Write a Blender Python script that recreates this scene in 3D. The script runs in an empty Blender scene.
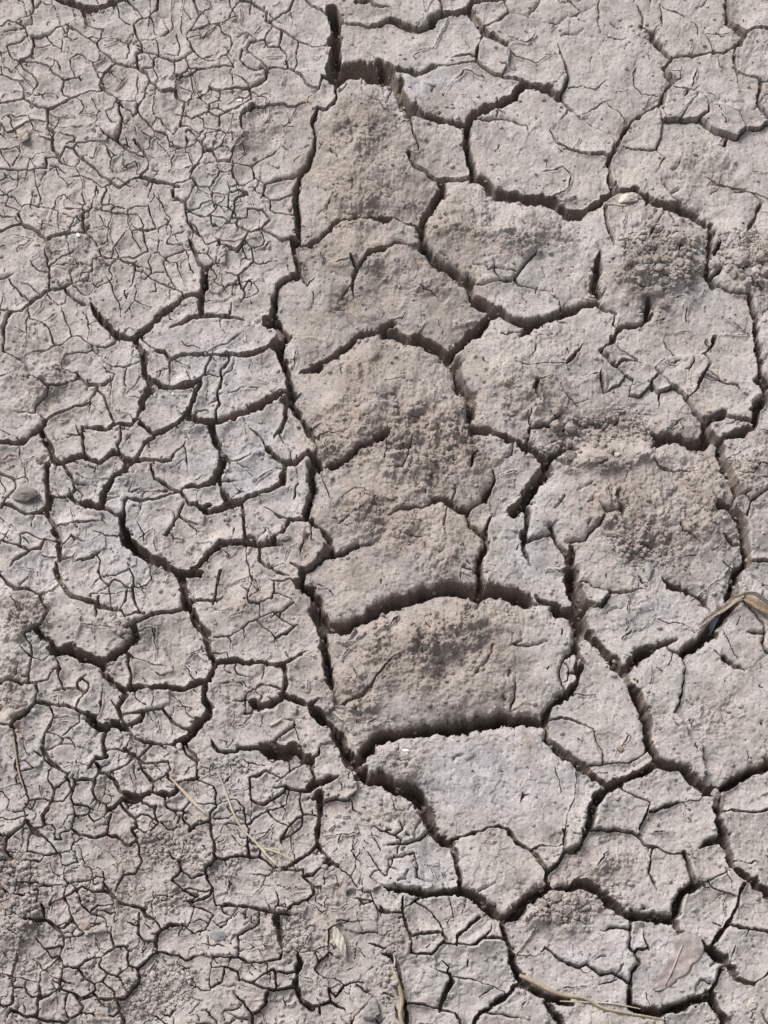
import bpy, math, random
import numpy as np
from math import radians

# ---------------------------------------------------------------- camera, sky, sun, exposure
C = bpy.context.scene
PX = 0.001                      # one photograph pixel at the picture's centre is one millimetre of ground
TILT, VFOV = radians(25), radians(36)
FPX = 512 / math.tan(VFOV / 2)
DIST = FPX * PX
cam_data = bpy.data.cameras.new('camera')
cam = bpy.data.objects.new('camera', cam_data)
C.collection.objects.link(cam)
cam.location = (0, -DIST * math.sin(TILT), DIST * math.cos(TILT))
cam.rotation_euler = (TILT, 0, 0)
cam_data.sensor_fit = 'VERTICAL'
cam_data.angle = VFOV
cam_data.clip_start, cam_data.clip_end = 0.05, 500
C.camera = cam
C.render.resolution_x, C.render.resolution_y = 768, 1024

SUN_EL, SUN_ROT = radians(43), radians(-42)
w = bpy.data.worlds.new('World'); C.world = w; w.use_nodes = True
nt = w.node_tree
sky = nt.nodes.new('ShaderNodeTexSky'); sky.sky_type = 'NISHITA'; sky.sun_disc = False
sky.sun_elevation = SUN_EL; sky.sun_rotation = SUN_ROT
sky.dust_density = 4; sky.air_density = 1.5; sky.ozone_density = 1
hs = nt.nodes.new('ShaderNodeHueSaturation'); hs.inputs['Saturation'].default_value = 0.16
nt.links.new(sky.outputs[0], hs.inputs['Color'])
bg = nt.nodes['Background']; bg.inputs['Strength'].default_value = 0.085
nt.links.new(hs.outputs[0], bg.inputs['Color'])
sl = bpy.data.lights.new('sun', 'SUN'); sl.energy = 2.6; sl.angle = radians(32); sl.color = (1, 0.975, 0.945)
sun = bpy.data.objects.new('sun', sl); C.collection.objects.link(sun)
# direction towards the sun: compass rotation SUN_ROT from +Y
sd_ = (math.sin(SUN_ROT) * math.cos(SUN_EL), math.cos(SUN_ROT) * math.cos(SUN_EL), math.sin(SUN_EL))
from mathutils import Vector
sun.rotation_euler = Vector(sd_).to_track_quat('Z', 'Y').to_euler()
C.view_settings.view_transform = 'Standard'; C.view_settings.look = 'None'
C.view_settings.exposure = 0.48; C.view_settings.gamma = 1
C.view_settings.use_curve_mapping = False
C.cycles.use_denoising = False
C.cycles.max_bounces = 6; C.cycles.diffuse_bounces = 4
# ---------------------------------------------------------------- noise on numpy arrays
_r = np.random.RandomState(7)
_TAB = _r.rand(256, 256).astype(np.float32)

def vnoise(x, y, seed=0):
    x = x + seed * 37.31; y = y + seed * 91.7
    xi = np.floor(x).astype(np.int32); yi = np.floor(y).astype(np.int32)
    fx = (x - xi).astype(np.float32); fy = (y - yi).astype(np.float32)
    fx = fx * fx * fx * (fx * (fx * 6 - 15) + 10); fy = fy * fy * fy * (fy * (fy * 6 - 15) + 10)
    x0 = xi & 255; x1 = (xi + 1) & 255; y0 = yi & 255; y1 = (yi + 1) & 255
    a = _TAB[y0, x0]; b = _TAB[y0, x1]; c = _TAB[y1, x0]; d = _TAB[y1, x1]
    a = a + (b - a) * fx; c = c + (d - c) * fx
    return (a + (c - a) * fy) * 2 - 1

def fbm(x, y, scale, octs=4, seed=0, gain=0.5):
    s = 0; a = 1.0; f = 1.0 / scale; n = 0
    for k in range(octs):
        co, si = math.cos(k * 1.1 + .3), math.sin(k * 1.1 + .3)
        s = s + a * vnoise((x * co - y * si) * f, (x * si + y * co) * f, seed + k * 3)
        n += a; a *= gain; f *= 2.03
    return s / n

def worley(x, y, scale, seed=0, jit=0.9):
    """distances to the nearest and second nearest feature point, in the units of x"""
    gx = x / scale; gy = y / scale
    xi = np.floor(gx).astype(np.int32); yi = np.floor(gy).astype(np.int32)
    f1 = np.full(x.shape, 9.0, np.float32); f2 = f1.copy(); idv = np.zeros(x.shape, np.float32)
    for dy in (-1, 0, 1):
        for dx in (-1, 0, 1):
            cx = xi + dx; cy = yi + dy
            jx = _TAB[(cy + seed * 13) & 255, (cx + seed * 29) & 255]; jy = _TAB[(cx + seed * 7 + 101) & 255, (cy + seed * 5 + 57) & 255]
            d = np.hypot(cx + .5 + (jx - .5) * jit - gx, cy + .5 + (jy - .5) * jit - gy).astype(np.float32)
            m = d < f1
            f2 = np.where(m, f1, np.minimum(f2, d)); idv = np.where(m, jx, idv); f1 = np.where(m, d, f1)
    return f1 * scale, f2 * scale, idv

def sstep(a, b, x):
    t = np.clip((x - a) / (b - a), 0, 1)
    return t * t * (3 - 2 * t)

# ---------------------------------------------------------------- the cracks, traced as lines: width|x,y x,y ...
CRACKS = """
8|53.4,-2.6 67.7,3.9 83.3,9.1 99,7.3 117.2,3.6 130.2,-0.5 145.8,1;4|145.8,1 159.4,2.1;5|83.3,10.9 87.2,24.7;
2|87.2,24.7 93.8,29.2 102.9,30.7 101.6,39.1 97.7,46.9 101.6,53.4 112,58.6 115.9,65.1;3|159.4,2.6 157.6,11.7 151,19.5 148.4,31.2;
3|0,27.3 7.8,21.4 15.6,22.9 26,18.2 32.6,11.7 33.9,0;2|15.6,22.9 24.7,28.6 27.3,35.2 19.5,43 6.5,46.9 11.7,58.6 19.5,62;
3|19.5,62 31.2,57.3 35.2,46.9 33.9,39.1;1.5|33.9,39.1 49.5,35.2 56,28.6 65.1,27.3 70.3,23.4 83.3,15.6;
2.5|19.5,62 23.4,69 32.6,75.5 37.8,83.3 31.2,93.8 22.1,99;
2.5|0,106.2 10.4,104.7 22.1,99 28.6,103.6 39.1,108.1 48.2,108.9 59.9,105.5 70.3,99;2|22.1,99 23.4,88.5 19.5,82 10.4,79.4 2.6,75.5;
1.5|2.6,75.5 0,65.1;2|23.4,62.5 36.5,62.5 48.2,65.1 52.1,74.2 63.8,82 59.9,91.1 62.5,96.4 70.3,98.4;
1.5|46.9,36.5 53.4,46.9 62.5,49.5 62.5,61.2;1.5|62.5,39.1 62,49.5;2|69,28.6 80.7,35.2 91.1,41.7 99,46.9;
2|63.8,82 75.5,79.4 83.3,74.2;2|70.3,99 78.1,95.8 93.8,92.4 104.2,92.4 114.6,97.7 119.8,104.2;
3|115.9,65.1 104.2,75.5 99,88.5 104.2,92.4;3|115.9,65.1 125,68.2 135.4,68.2 145.8,75.5 151,84.6 161.5,93.8 174.5,89.8;
3|135.4,68.2 136.7,56;2.5|133.3,22.1 135.4,35.2 140.6,44.3 141.9,53.4;1.5|117.2,11.7 119.8,20.8 130.2,24.7;
3|119.8,104.2 118.5,113.3 123.7,121.1 122.4,132.8 117.2,141.9;1.5|117.2,141.9 104.2,135.4 99,125;
2|117.2,141.9 125,149.7 138,156.2 145.8,156.2;
2|119.8,104.2 132.8,102.9 141.9,102.9 138,110.7 140.6,117.2 149.7,125 156.2,132.8 168,135.4 171.9,145.8 182.3,147.1;
2|141.9,102.9 145.8,91.1 151,84.6;4|174.5,89.8 177.1,99 184.9,102.9 182.3,117.2 181,127.6;2.5|184.9,102.9 200,99;
2|182.3,117.2 191.4,119.8 200,117.7;2|181,127.6 190.1,127.6 200,135.4;
4|48.2,108.9 49.5,119.8 48.2,130.2 56,135.4 52.1,141.9 53.4,153.6 59.9,158.9;2.5|0,125 7.8,132.3 20.8,128.9 28.6,123.7;
1.5|28.6,123.7 39.1,119.8;2.5|37.8,136.7 48.2,140.6 53.4,142.7;2|0,135.4 10.4,141.9;
2|59.9,158.9 46.9,158.9 46.9,169.3 33.9,170.6 18.2,173.2 0,170.6;1.5|18.2,173.2 15.6,187.5 5.2,194 0,195.8;
1.5|33.9,170.6 35.2,184.9 41.7,197.9;2.5|59.9,158.9 66.4,149.7 74.2,151;4|74.2,151 83.3,162.8 93.8,169.3;
2.5|93.8,169.3 104.2,178.4 113.3,183.6 119.8,188.8 127.6,183.6 138,179.7;
1.5|113.3,183.6 101.6,187.5 91.1,179.7 78.1,177.1 65.1,179.7;3|138,179.7 145.8,171.9 148.4,162.8 144.5,153.6 139.3,148.4;
3|138,179.7 156.2,183.6 173.2,184.9 190.1,182.3 192.7,173.2 200,166.7;2|173.2,184.9 174.5,200;
1.5|148.4,162.8 156.2,156.2 169.3,151 182.3,147.1;1.5|74.2,151 78.1,144.5 91.1,141.9 104.2,141.9;
1.5|49.5,122.4 62.5,128.9 78.1,126.3 85.9,127.6;1.5|200,135.4 195.3,140.6 190.1,145.8 182.3,147.1;
1.5|200,68.2 187.5,75.5 173.2,75.5 174.5,62.5 184.9,58.6;1.5|151,54.7 164.1,58.6 173.2,62.5;2|186.2,39.1 195.3,53.4;
1.5|195.3,0 197.9,15.6 190.1,31.2 186.2,39.1;1.5|164.1,23.4 169.3,33.9 156.2,40.4;1.5|168,169.3 179.7,170.6 191.4,166.7;
1.2|125,125 135.4,130.2 135.4,140.6 125,149.7;2|193.9,0 197.8,10.4 206.9,16.9;1.5|206.9,16.9 209.5,23.4 201.7,31.2 190,32.6;
3.5|242.1,2.6 252.5,5.2 257.7,10.4 265.5,15.6 265.5,23.4 274.6,28.6 292.9,39.1;1.5|242.1,2.6 231.7,10.4 227.8,20.8 218.6,23.4;
2.5|274.6,28.6 265.5,36.5 264.2,41.7 257.7,41.7 244.7,32.6 236.9,28.6;2.5|264.2,41.7 268.1,49.5 278.5,49.5 281.1,39.1;
2|295.5,0 289,11.7 278.5,19.5 270.7,24.7;3|304.6,0 309.8,6.5 320.2,11.7 326.7,18.2 331.9,15.6;
14|331.9,14.3 335.8,26 336.4,41.7 335.8,57.3 333.2,70.3 335.8,80.7;18|335.8,74.2 346.2,71.6 359.3,71.6 372.3,72.9 390,78.1;
5|335.8,80.7 322.8,78.1;3|322.8,79.4 318.9,89.8 311.1,88.5 304.6,84.6 299.4,75.5 287.7,70.3 286.4,62.5;
2|286.4,62.5 287.7,54.7 281.1,49.5;2|268.1,71.6 278.5,70.3 287.7,70.3;
2|268.1,71.6 260.3,62.5 252.5,58.6 246,52.1 249.9,44.3 257.7,41.7;
3|268.1,71.6 265.5,80.7 252.5,88.5 234.3,91.1 218.6,92.4 210.8,88.5 205.6,95.1 195.2,100.3 190,100.3;
3|249.9,89.8 252.5,99 248.6,104.2;2|210.8,89.8 221.2,95.1 219.9,101.6 209.5,104.2 208.2,114.6 218.6,117.2 219.9,130.2 216,140.6;
2|195.2,99 205.6,104.2 209.5,109.4;4|255.1,108.1 242.1,117.2 243.4,127.6 246,132.8;2|248.6,104.2 236.9,110.7 218.6,115.9;
1.5|255.1,108.1 268.1,106.8 281.1,104.2 294.2,106.8 307.2,104.2 307.2,99 318.9,89.8;3|334.5,85.9 337.1,96.4 334.5,104.2 326.7,112;
6|317.6,112 313.7,125 316.3,138 315,151 309.8,166.7 298.1,177.1 295.5,190.1 296.8,200;
3|190,131.5 196.5,138 201.7,145.8 203,154.9 209.5,153.6 217.3,164.1 229.1,162.8 242.1,166.7 251.2,168;
2.5|251.2,168 253.8,179.7 265.5,186.2 289,179.7 298.1,175.8;2|229.1,162.8 233,152.3 236.9,143.2;
2|251.2,166.7 260.3,161.5 268.1,156.2 278.5,148.4;2|265.5,186.2 261.6,200;3|203,154.9 197.8,166.7 190,174.5;
1.5|226.5,179.7 229.1,187.5 242.1,187.5 255.1,181;1.5|216,62.5 226.5,58.6 233,69 205.6,69 190,68.2;
1.5|190,48.2 195.2,53.4 205.6,61.2 216,62.5;1.5|226.5,58.6 231.7,46.9 229.1,37.8 221.2,33.9;1.5|298.1,44.3 296.8,62.5;
1.5|277.2,125 299.4,126.3;1.5|326.7,44.3 312.4,46.9 298.1,43 292.9,39.1;4|369.7,0 372.3,5.2 382.7,9.1 390,7.8;5|356.7,0 367.1,2.6;
2.5|335.8,24.7 351.5,24.7 372.3,27.3 381.4,26;
5|380,26 390.4,20.8 400.8,22.1 411.2,28.6 420.4,31.2 429.5,27.3 434.7,19.5 442.5,15.6 458.1,13 468.5,11.7;3|372.2,26 380,26;
5|468.5,11.7 472.4,3.9 484.2,1.3 502.4,1.3;2.5|441.2,0 442,15.6;6|469.8,11.7 477.7,23.4 485.5,33.9 494.6,40.4 506.3,48.2;
2|502.4,1.3 507.6,13 502.4,19.5 492,26 482.9,28.6;1.5|507.6,13 520.6,15.6 536.2,18.2;
1.5|506.3,48.2 515.4,57.3 536.2,63.8 546.7,57.3;3|482.9,36.5 479,46.9 476.4,61.2;
3|476.4,61.2 489.4,70.3 499.8,76.8 510.2,78.1 523.2,81.2;2|502.4,75.5 506.3,66.4 497.2,61.2;
12|380,62.5 390.4,74.2 400.8,92.4 413.9,112;8|413.9,112 432.1,119.8 450.3,123.7 465.9,127.6;
6|380,61.2 395.6,69 419.1,75.5 434.7,69;2|434.7,69 458.1,63.8 476.4,61.2;2|424.3,88.5 436,88.5;2.5|450.3,57.3 469.8,54.7;
8|465.9,127.6 471.1,117.2 484.2,110.7 502.4,104.2 515.4,96.4 523.2,83.3;9|465.9,127.6 465.9,145.8 468.5,161.5 473.8,177.1;
9|473.8,177.1 484.2,179.7 497.2,190.1 520.6,195.3 541.5,196.6 562.3,200;7|523.2,82 536.2,87.2 549.3,91.1 559.7,96.4;
4|559.7,96.4 566.2,104.2 574,112 580,115.9;3|559.7,96.4 566.2,83.3 566.2,65.1 561,54.7 557.1,43;1.5|561,56 546.7,54.7;
2|557.1,122.4 566.2,114.6 567.5,104.2;1.5|484.2,121.1 502.4,121.1 525.8,126.3 531,134.1;2|484.2,121.1 471.1,119.8;
2|549.3,130.2 557.1,140.6 570.1,150.5 580,151;1.5|536.2,173.2 549.3,170.6 562.3,165.4 571.4,173.2 567.5,186.2 554.5,195.3;
2.5|411.2,117.2 413.9,135.4 419.1,151 407.3,151;4|407.3,151 416.5,166.7 426.9,173.2 439.9,179.7 463.3,178.4;
7|439.9,179.7 442.5,187.5 432.1,200;2|546.7,23.4 557.1,26;1.5|567.5,0 580,11.7;
5|728.2,0 729.5,10.4 728.2,22.1 739.9,29.9 745.1,35.2;4|745.1,35.2 755.5,29.9 768,31.2;
5|745.1,35.2 739.9,45.6 724.2,50.8 708.6,52.1 690.4,56 672.2,57.3;5|653.9,32.6 653.9,39.1 663.1,46.9 672.2,56;
6|672.2,56 665.7,65.1 665.7,72.9 672.2,80.7 664.4,91.1 661.8,104.2;
6|661.8,104.2 646.1,113.3 630.5,121.1 624,135.4 616.2,148.4 609.7,161.5;5|609.7,161.5 609.7,179.7 614.9,192.7;
4|614.9,192.7 604.5,200;4|568,109.4 581,118.5 596.6,127.6 616.2,141.9;2|568,149.7 588.8,152.3 609.7,156.2;
3|734.7,46.9 733.4,59.9 737.3,75.5 737.3,84.6;2|737.3,72.9 747.7,75.5 760.7,82 768,82;4|760.7,82 756.8,96.4 758.1,104.2 768,117.2;
3|673.5,87.2 687.8,89.8 700.8,93.8 709.9,101.6 709.9,113.3;3|661.8,123.7 672.2,121.1 698.2,121.1 709.9,113.3;
1.5|698.2,95.1 686.5,109.4 680,119.8;3|700.8,122.4 711.2,131.5 726.9,136.7 724.2,144.5 717.7,145.8;
3|726.9,136.7 737.3,138 747.7,127.6 760.7,127.6 768,122.4;2|709.9,104.2 729.5,106.8 739.9,112 747.7,127.6;
1.5|659.1,112 663.1,123.7 659.1,143.2 655.2,151 635.7,151 624,147.1;1.5|655.2,151 665.7,158.9 656.5,171.9;
2|706,174.5 716.4,184.9 739.9,187.5 755.5,192.7 768,197.9;1.5|639.6,61.2 634.4,72.9 635.7,85.9 643.5,93.8 659.1,95.1;
1.5|669.6,70.3 680,71.6 680,78.1 672.2,79.4;3|638.3,5.2 643.5,18.2 640.9,26 653.9,32.6;1.5|599.2,32.6 614.9,37.8 633.1,39.1;
1.5|584.9,112 599.2,104.2 613.6,99;2|664.4,187.5 669.6,195.3 682.6,187.5;5|614.9,192.7 624,191.4 635.7,191.4 646.1,200;
1.5|568,85.9 583.6,85.9 594,89.8 607.1,78.1;1.2|568,19.5 583.6,11.7 596.6,5.2;
3|92.4,200.4 91.1,208.2 84.6,214.7 84.6,226.5 85.9,233;3|85.9,233 91.1,223.9;
3|85.9,233 76.8,234.8 62.5,234.3 46.9,239.5 36.5,231.7 22.1,222.6 18.2,214.7;2|22.1,222.6 7.8,229.1 0,233;
2|0,214.7 5.2,218.6 16.9,218.6;1.5|18.2,214.7 23.4,205.6 33.9,206.1 49.5,209.5 57.3,210.8 65.1,208.2;
1.5|7.8,197.8 6.5,205.6 13,208.2;1.5|65.1,208.2 63.8,200.4 78.1,190;2|65.1,208.2 83.3,210.3;2|101.6,209.5 114.6,213.4 135.4,216;
1.5|101.6,209.5 102.9,197.8 106.8,190;1.5|135.4,216 130.2,229.1 121.1,242.1 114.6,249.9 112,259;
1.5|135.4,216 143.2,223.9 144.5,242.1 148.4,252.5 135.4,259.8;2|91.1,235.6 99,247.3 104.2,259.8;
2.5|92.4,273.3 95.1,261.6 104.2,259.8 115.9,259 135.4,265.5 136.7,273.3;1.5|115.9,259 125,256.4 135.4,259.8;
1.5|92.4,273.3 83.3,274.6 79.4,282.4;2|46.9,239.5 44.3,252.5 49.5,268.1;2.5|49.5,268.1 48.2,287.7;
2|49.5,268.1 57.3,260.3 67.7,252.5 75.5,247.3;2|69,255.1 75.5,259;1.5|104.2,273.3 112,286.4 117.2,304.6 122.4,322.8;
1.5|136.7,273.3 132.8,283.8 125,294.2 126.3,299.4;2|144.5,273.3 156.2,281.1 171.9,286.4 182.3,294.2;
1.5|162.8,265.5 166.7,256.4 182.3,252.5 191.4,251.2;1.5|162.8,265.5 169.3,275.9 177.1,287.7;
4|171.9,190 174.5,197.8 186.2,205.6 188.8,223.9 194,231.7;3|187.5,236.9 192.7,247.3 200,266.8;2.5|70.3,273.3 71.6,283.8;
2|0,279.8 18.2,274.6;2|9.1,279.8 18.2,290.3 27.3,302;5|27.3,307.2 36.5,298.1 45.6,291.6 62.5,287.7 78.1,284.3 92.4,283.8;
4|0,312.4 13,312.9 22.1,312.4 27.3,307.2;3|65.1,291.6 75.5,302 85.9,307.2;10|91.1,304.6 99,317.6 109.4,328 119.8,338.4;
8|119.8,338.4 135.4,337.1 145.8,330.6 161.5,317.6 171.9,309.8;6|171.9,309.8 179.7,300.7 192.7,296.2 200,295.5;
5|169.3,329.3 182.3,324.1 192.7,317.6 200,316.3;4|11.7,315 3.9,330.6 3.9,351.5;2|3.9,351.5 13,359.3 28.6,367.1;
1.5|28.6,309.8 31.2,320.2 43,325.4 45.6,333.2;2|61.2,305.9 65.1,317.6 70.3,328 71.6,338.4 58.6,346.2 53.4,342.3 49.5,330.6;
2|71.6,338.4 80.7,338.4 85.9,342.3 92.4,348.3 104.2,348.3 114.6,342.3;
1.5|92.4,348.3 91.1,352.8 75.5,354.1 65.1,356.7 59.9,363.2 62.5,369.7 75.5,374.9;3|75.5,374.9 85.9,384 99,386.6 110.7,380.1;
1.5|110.7,380.1 114.6,374.9 99,364.5;2|102.9,360.6 112,367.1 125,368.4 140.6,363.2;9|135.4,339.7 141.9,351.5 144.5,361.9;
8|144.5,361.9 145.8,372.3 149.7,390;2|143.2,339.7 151,347.6 156.2,352.8;
5|156.2,352.8 165.4,352.8 170.6,359.3 182.3,356.7 200,355.4;3|170.6,359.3 170.6,374.9;
5|149.7,382.7 161.5,387.9 177.1,389.2 190.1,384 200,381.4;1.5|58.6,346.2 39.1,348.9 28.6,352.8;1.5|26,372.3 39.1,382.7 49.5,390;
1.5|13,374.9 0,377.5;1.5|127.6,369.7 125,382.7;2|126.3,299.4 125,291.6;1.5|156.2,283.8 157.6,294.2 148.4,294.2;
1.2|37.8,236.9 39.1,252.5;1.2|145.8,203 149.7,190;9|298.1,190 297.3,210.8 297.3,231.7 298.1,246;
8|291.6,240.8 295.5,252.5 297.3,262.9 298.1,274.6;9|303.3,246 317.6,239.5 328,231.7 335.8,223.9 356.7,216 369.7,216;
6|369.7,216 382.7,222.6 390,221.2;5|298.1,274.6 286.4,279.8 277.2,287.7 274.6,299.4;9|274.6,299.4 273.3,309.8 268.1,324.1;
19|277.2,325.4 282.4,334.5 277.2,348.9;11|275.9,346.2 279.8,356.7 286.4,369.7 291.6,390;8|298.1,275.9 294.2,274.6;
3|299.4,275.9 307.2,285.1;2|307.2,286.4 318.9,274.6;2|331.9,261.6 347.6,259;4|348.9,252.5 356.7,266.8;
4|356.7,266.8 367.1,255.1 380.1,248.6;4|356.7,266.8 351.5,281.1 352.8,296.8;2|351.5,281.1 341,296.8;
9|300.7,372.3 315,364.5 330.6,355.4 346.2,343.6 361.9,331.9;8|361.9,331.9 377.5,329.3 390,321.5;1.2|303.3,338.4 325.4,337.9;
3|236.9,192.6 242.1,192.6 248.6,193.9 248.6,195.2;2|248.6,193.9 239.5,197.8 235.6,201.7 234.3,210.8 231.7,218.6;
2|264.2,190 262.9,197.8 272,201.7 281.1,200.4 292.9,193.9;2|272,201.7 272,212.1 290.3,216;
3|264.2,212.1 269.4,221.2 262.9,230.4 248.6,233 238.2,229.1 236.9,223.9;2|264.2,212.1 248.6,209.5 247.3,218.6 238.2,218.6;
2|262.9,230.4 273.3,236.9 281.1,242.1 291.6,239.5;
1.5|248.6,233 246,239.5 234.3,243.4 218.6,243.4 205.6,244.7 201.7,236.9 197.8,229.1 190,223.9;
2|192.6,213.4 205.6,218.6 221.2,218.6 233,223.9;1.5|205.6,218.6 213.4,214.7 218.6,205.6 229.1,195.2;
3|248.6,233 244.7,242.1 236.9,252.5 221.2,248.6;2|244.7,242.1 251.2,247.3 252.5,262.9;
2.5|252.5,262.9 242.1,273.3 238.2,275.9 221.2,273.3;2|252.5,262.9 259,265.5 268.1,262.9 281.1,262.9;
2.5|238.2,275.9 239.5,285.1 244.7,294.2 240.8,303.3;2|239.5,285.1 229.1,286.4 221.2,292.9;2|249.9,282.4 243.4,290.3;
1.5|243.4,298.1 252.5,298.1;1.5|256.4,286.4 260.3,294.2;3.5|233,302 231.7,315;5|190,242.1 195.2,256.4 200.4,265.5 205.6,270.7;
10|205.6,270.7 205.6,283.8 202.5,296.8;7|202.5,296.8 201.7,316.3;3|205.6,270.7 213.4,264.2 221.2,264.2;3|190,296.2 201.7,296.8;
6|190,318.1 203,316.3 216,316.3 231.7,318.9 244.7,320.2;1.5|247.3,328 236.9,337.1 226.5,344.9 210.8,350.2 200.4,354.1;
6|190,356.7 203,355.4 221.2,356.7 236.9,355.4 252.5,355.4 265.5,348.9;3|190,355.4 182.2,355.4;
4|212.1,359.3 205.6,374.9 199.1,382.7;3|199.1,382.7 190,384;1.5|205.6,377.5 219.9,378.8;2.5|227.8,363.2 221.2,372.3 221.2,390;
1.2|244.7,382.7 255.1,382.7;10|441.2,190 432.1,205.6 421.7,223.9;
9|421.7,229.1 423,247.3 432.1,257.7 447.7,268.1 460.7,278.5 471.1,283.8;5|380,217.3 395.6,218.6 408.6,225.2 419.1,230.4;
2|408.6,246 395.6,243.4 385.2,248.6;1.5|415.2,282.4 424.3,287.7 432.1,291.6 442.5,298.1;
2|406,309.8 402.1,317.6 391.7,317.6 380,326.7;9|469.8,283.8 471.1,296.8 484.2,303.3 492,308.5;
8|492,308.5 505,315 520.6,322.8 536.2,322.8;8|536.2,322.8 551.9,317.6 567.5,311.1 580,307.2;5|536.2,322.8 525.8,331.9 519.3,338.4;
2|559.7,321.5 568.8,324.1;12|492,312.4 479,328 463.3,341 449,351.5;
12|449,351.5 432.1,343.6 419.1,337.1 406,337.1 395.6,331.9 382.6,331.9;11|449,356.7 455.5,367.1 460.7,390;
8|489.4,190 502.4,195.2 520.6,196.5 541.5,199.1 557.1,205.6 580,213.4;2|554.5,195.2 564.9,190;
3|481.6,286.4 494.6,282.4 502.4,281.1 511.5,282.4;3|536.2,249.9 525.8,265.5 514.1,279.8 518,286.4 536.2,290.3;
1.5|536.2,290.3 546.7,291.6 559.7,300.7;1.5|494.6,260.3 494.6,273.3 502.4,281.1;3|533.6,390 538.9,381.4 551.9,374.9;
3|567.5,363.2 575.3,356.7 580,347.6;1.5|512.8,361.9 536.2,363.2 562.3,361.9;8|565.4,212.1 583.6,209.5 601.9,197.8 614.9,190;
7|633.1,190 648.7,201.7 664.4,205.6 677.4,206.9;9|677.4,206.9 690.4,213.4 706,223.9;3|665.7,190 672.2,199.1 680,203;
7|709.9,223.9 709.9,242.1 708.6,257.7;6|713.8,252.5 721.6,242.1 721.6,243.4;6|708.6,260.3 706,273.3 713.8,285.1;
3|713.8,285.1 729.5,290.3 742.5,292.9;4|716.4,273.3 721.6,265.5;4|760.7,203 758.1,213.4 747.7,230.4;
2|734.7,190 750.3,191.3 760.7,200.4;4|604.5,205.6 607.1,221.2 612.3,234.3 613.6,246;
1.5|617.5,242.1 633.1,240.8 648.7,236.9 656.5,221.2 659.1,216;2|607.1,205.6 627.9,206.9;8|599.2,249.9 599.2,265.5 594,286.4;
3|588.8,295.5 594,296.8 604.5,291.6;7|562.8,311.1 578.4,307.2 596.6,302;3|596.6,304.6 607.1,309.8 617.5,313.7;
2|612.3,322.8 616.2,313.7;8|648.7,294.2 648.7,304.6 646.1,315;6|651.3,315 638.3,322.8 622.7,325.4 617.5,330.6;
6|617.5,330.6 613.6,341 607.1,346.2;4|607.1,346.2 599.2,350.2 607.1,356.7 611,363.2;
4|613.6,341 620.1,350.2 633.1,356.7 638.3,361.9;3|622.7,360.6 635.7,361.9;3|638.3,360.6 653.9,365.8 659.1,372.3;
2|653.9,365.8 664.4,359.3 677.4,354.1 693,355.4 703.4,354.1;4|703.4,352.8 713.8,343.6 716.4,334.5;
1.5|663.1,338.4 667,346.2 674.8,354.1;3|704.7,355.4 711.2,363.2 703.4,374.9 698.2,390;1.5|695.6,356.7 693,367.1 678.7,372.3;
6|750.3,294.2 754.2,309.8 755.5,328 754.2,335.8;2|734.7,334.5 747.7,334.5 754.2,333.2;
6|754.2,341 759.4,354.1 760.7,372.3 768,382.7;1.5|709.9,372.3 721.6,382.7 737.3,385.3;1.5|716.4,334.5 734.7,334.5;
4|601.9,369.7 603.2,390;3|659.1,372.3 651.3,380.1 653.9,390;2|659.1,372.3 672.2,385.3 677.4,390;2|617.5,367.1 625.3,374.9;
3|568,360.6 578.4,351.5 583.6,341;1.5|568,377.5 583.6,377.5 597.9,372.3;2|36.5,380 49.5,387.8 62.5,387.8 69,382.6;
2|49.5,387.8 46.9,395.6 39.1,406;3|78.1,380 88.5,385.2 104.2,384.7 110.7,380;1.5|10.4,411.2 23.4,413.9 35.2,415.2;
4|45.6,421.7 59.9,413.9 70.3,409.9 83.3,406 89.8,402.1;2|89.8,406 89.8,399.5 97.7,390.4;
7|-2.6,445.1 15.6,445.1 28.6,439.9 41.7,430.8 45.6,421.7;8|41.7,430.8 46.9,442.5 50.8,451.6;2|33.9,464.6 46.9,464.6 52.1,458.1;
8|50.8,451.6 54.7,463.3 65.1,467.2 78.1,460.7 85.9,458.1 101.6,464.6 114.6,455.5;3|83.3,430.8 82.8,443.8 85.4,456.8;
2|59.9,436 72.9,436.8 80.7,436;3|83.3,428.2 93.8,429.5;6|93.8,429.5 106.8,430.8 119.8,424.3 132.8,426.9;
3|104.2,395.6 106.8,408.6 114.6,423;9|149.7,380 151,390.4 141.9,403.4 138,419.1 132.8,426.9;
7|153.6,382.6 166.7,390.4 179.7,389.9 195.3,383.9 200,381.3;
7|140.6,425.6 153.6,436 166.7,430.8 179.7,421.7 186.2,413.9 195.3,395.6 200,385.2;9|186.2,413.9 200,424.3;
1.5|80.7,436 78.1,429.5 76.8,421.7;3|121.1,428.2 122.4,439.9 119.8,447.7 121.1,455.5;9|121.1,455.5 126.3,463.3 125,471.1;
9|125,471.1 115.9,476.4 106.8,492 101.6,506.3;8|78.1,503.7 88.5,505.5 101.6,507.6;5|135.4,460.7 145.8,445.1 153.6,438.6;
5|125,468.5 135.4,462 151,462.8 169.3,462;2|169.3,462 182.3,447.7 188.8,437.3;1.5|184.9,450.3 187.5,465.9 190.1,469.8;
4|65.1,468.5 69,475.1 75.5,482.9 76.8,490.7 70.3,497.2 53.4,498.5;1.5|78.1,484.2 89.8,484.2;1.5|78.1,490.7 83.3,495.9;
5|104.2,508.9 114.6,514.1 122.4,516.7;7|46.9,465.9 46.9,484.2 48.2,499.8 46.9,515.4 54.7,528.4;6|52.1,497.2 49.5,510.2;
5|0,473.8 10.4,479 15.6,481.6;3|15.6,481.6 28.6,475.1;2|15.6,481.6 15.6,492 5.2,502.4 2.6,510.2;
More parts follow.
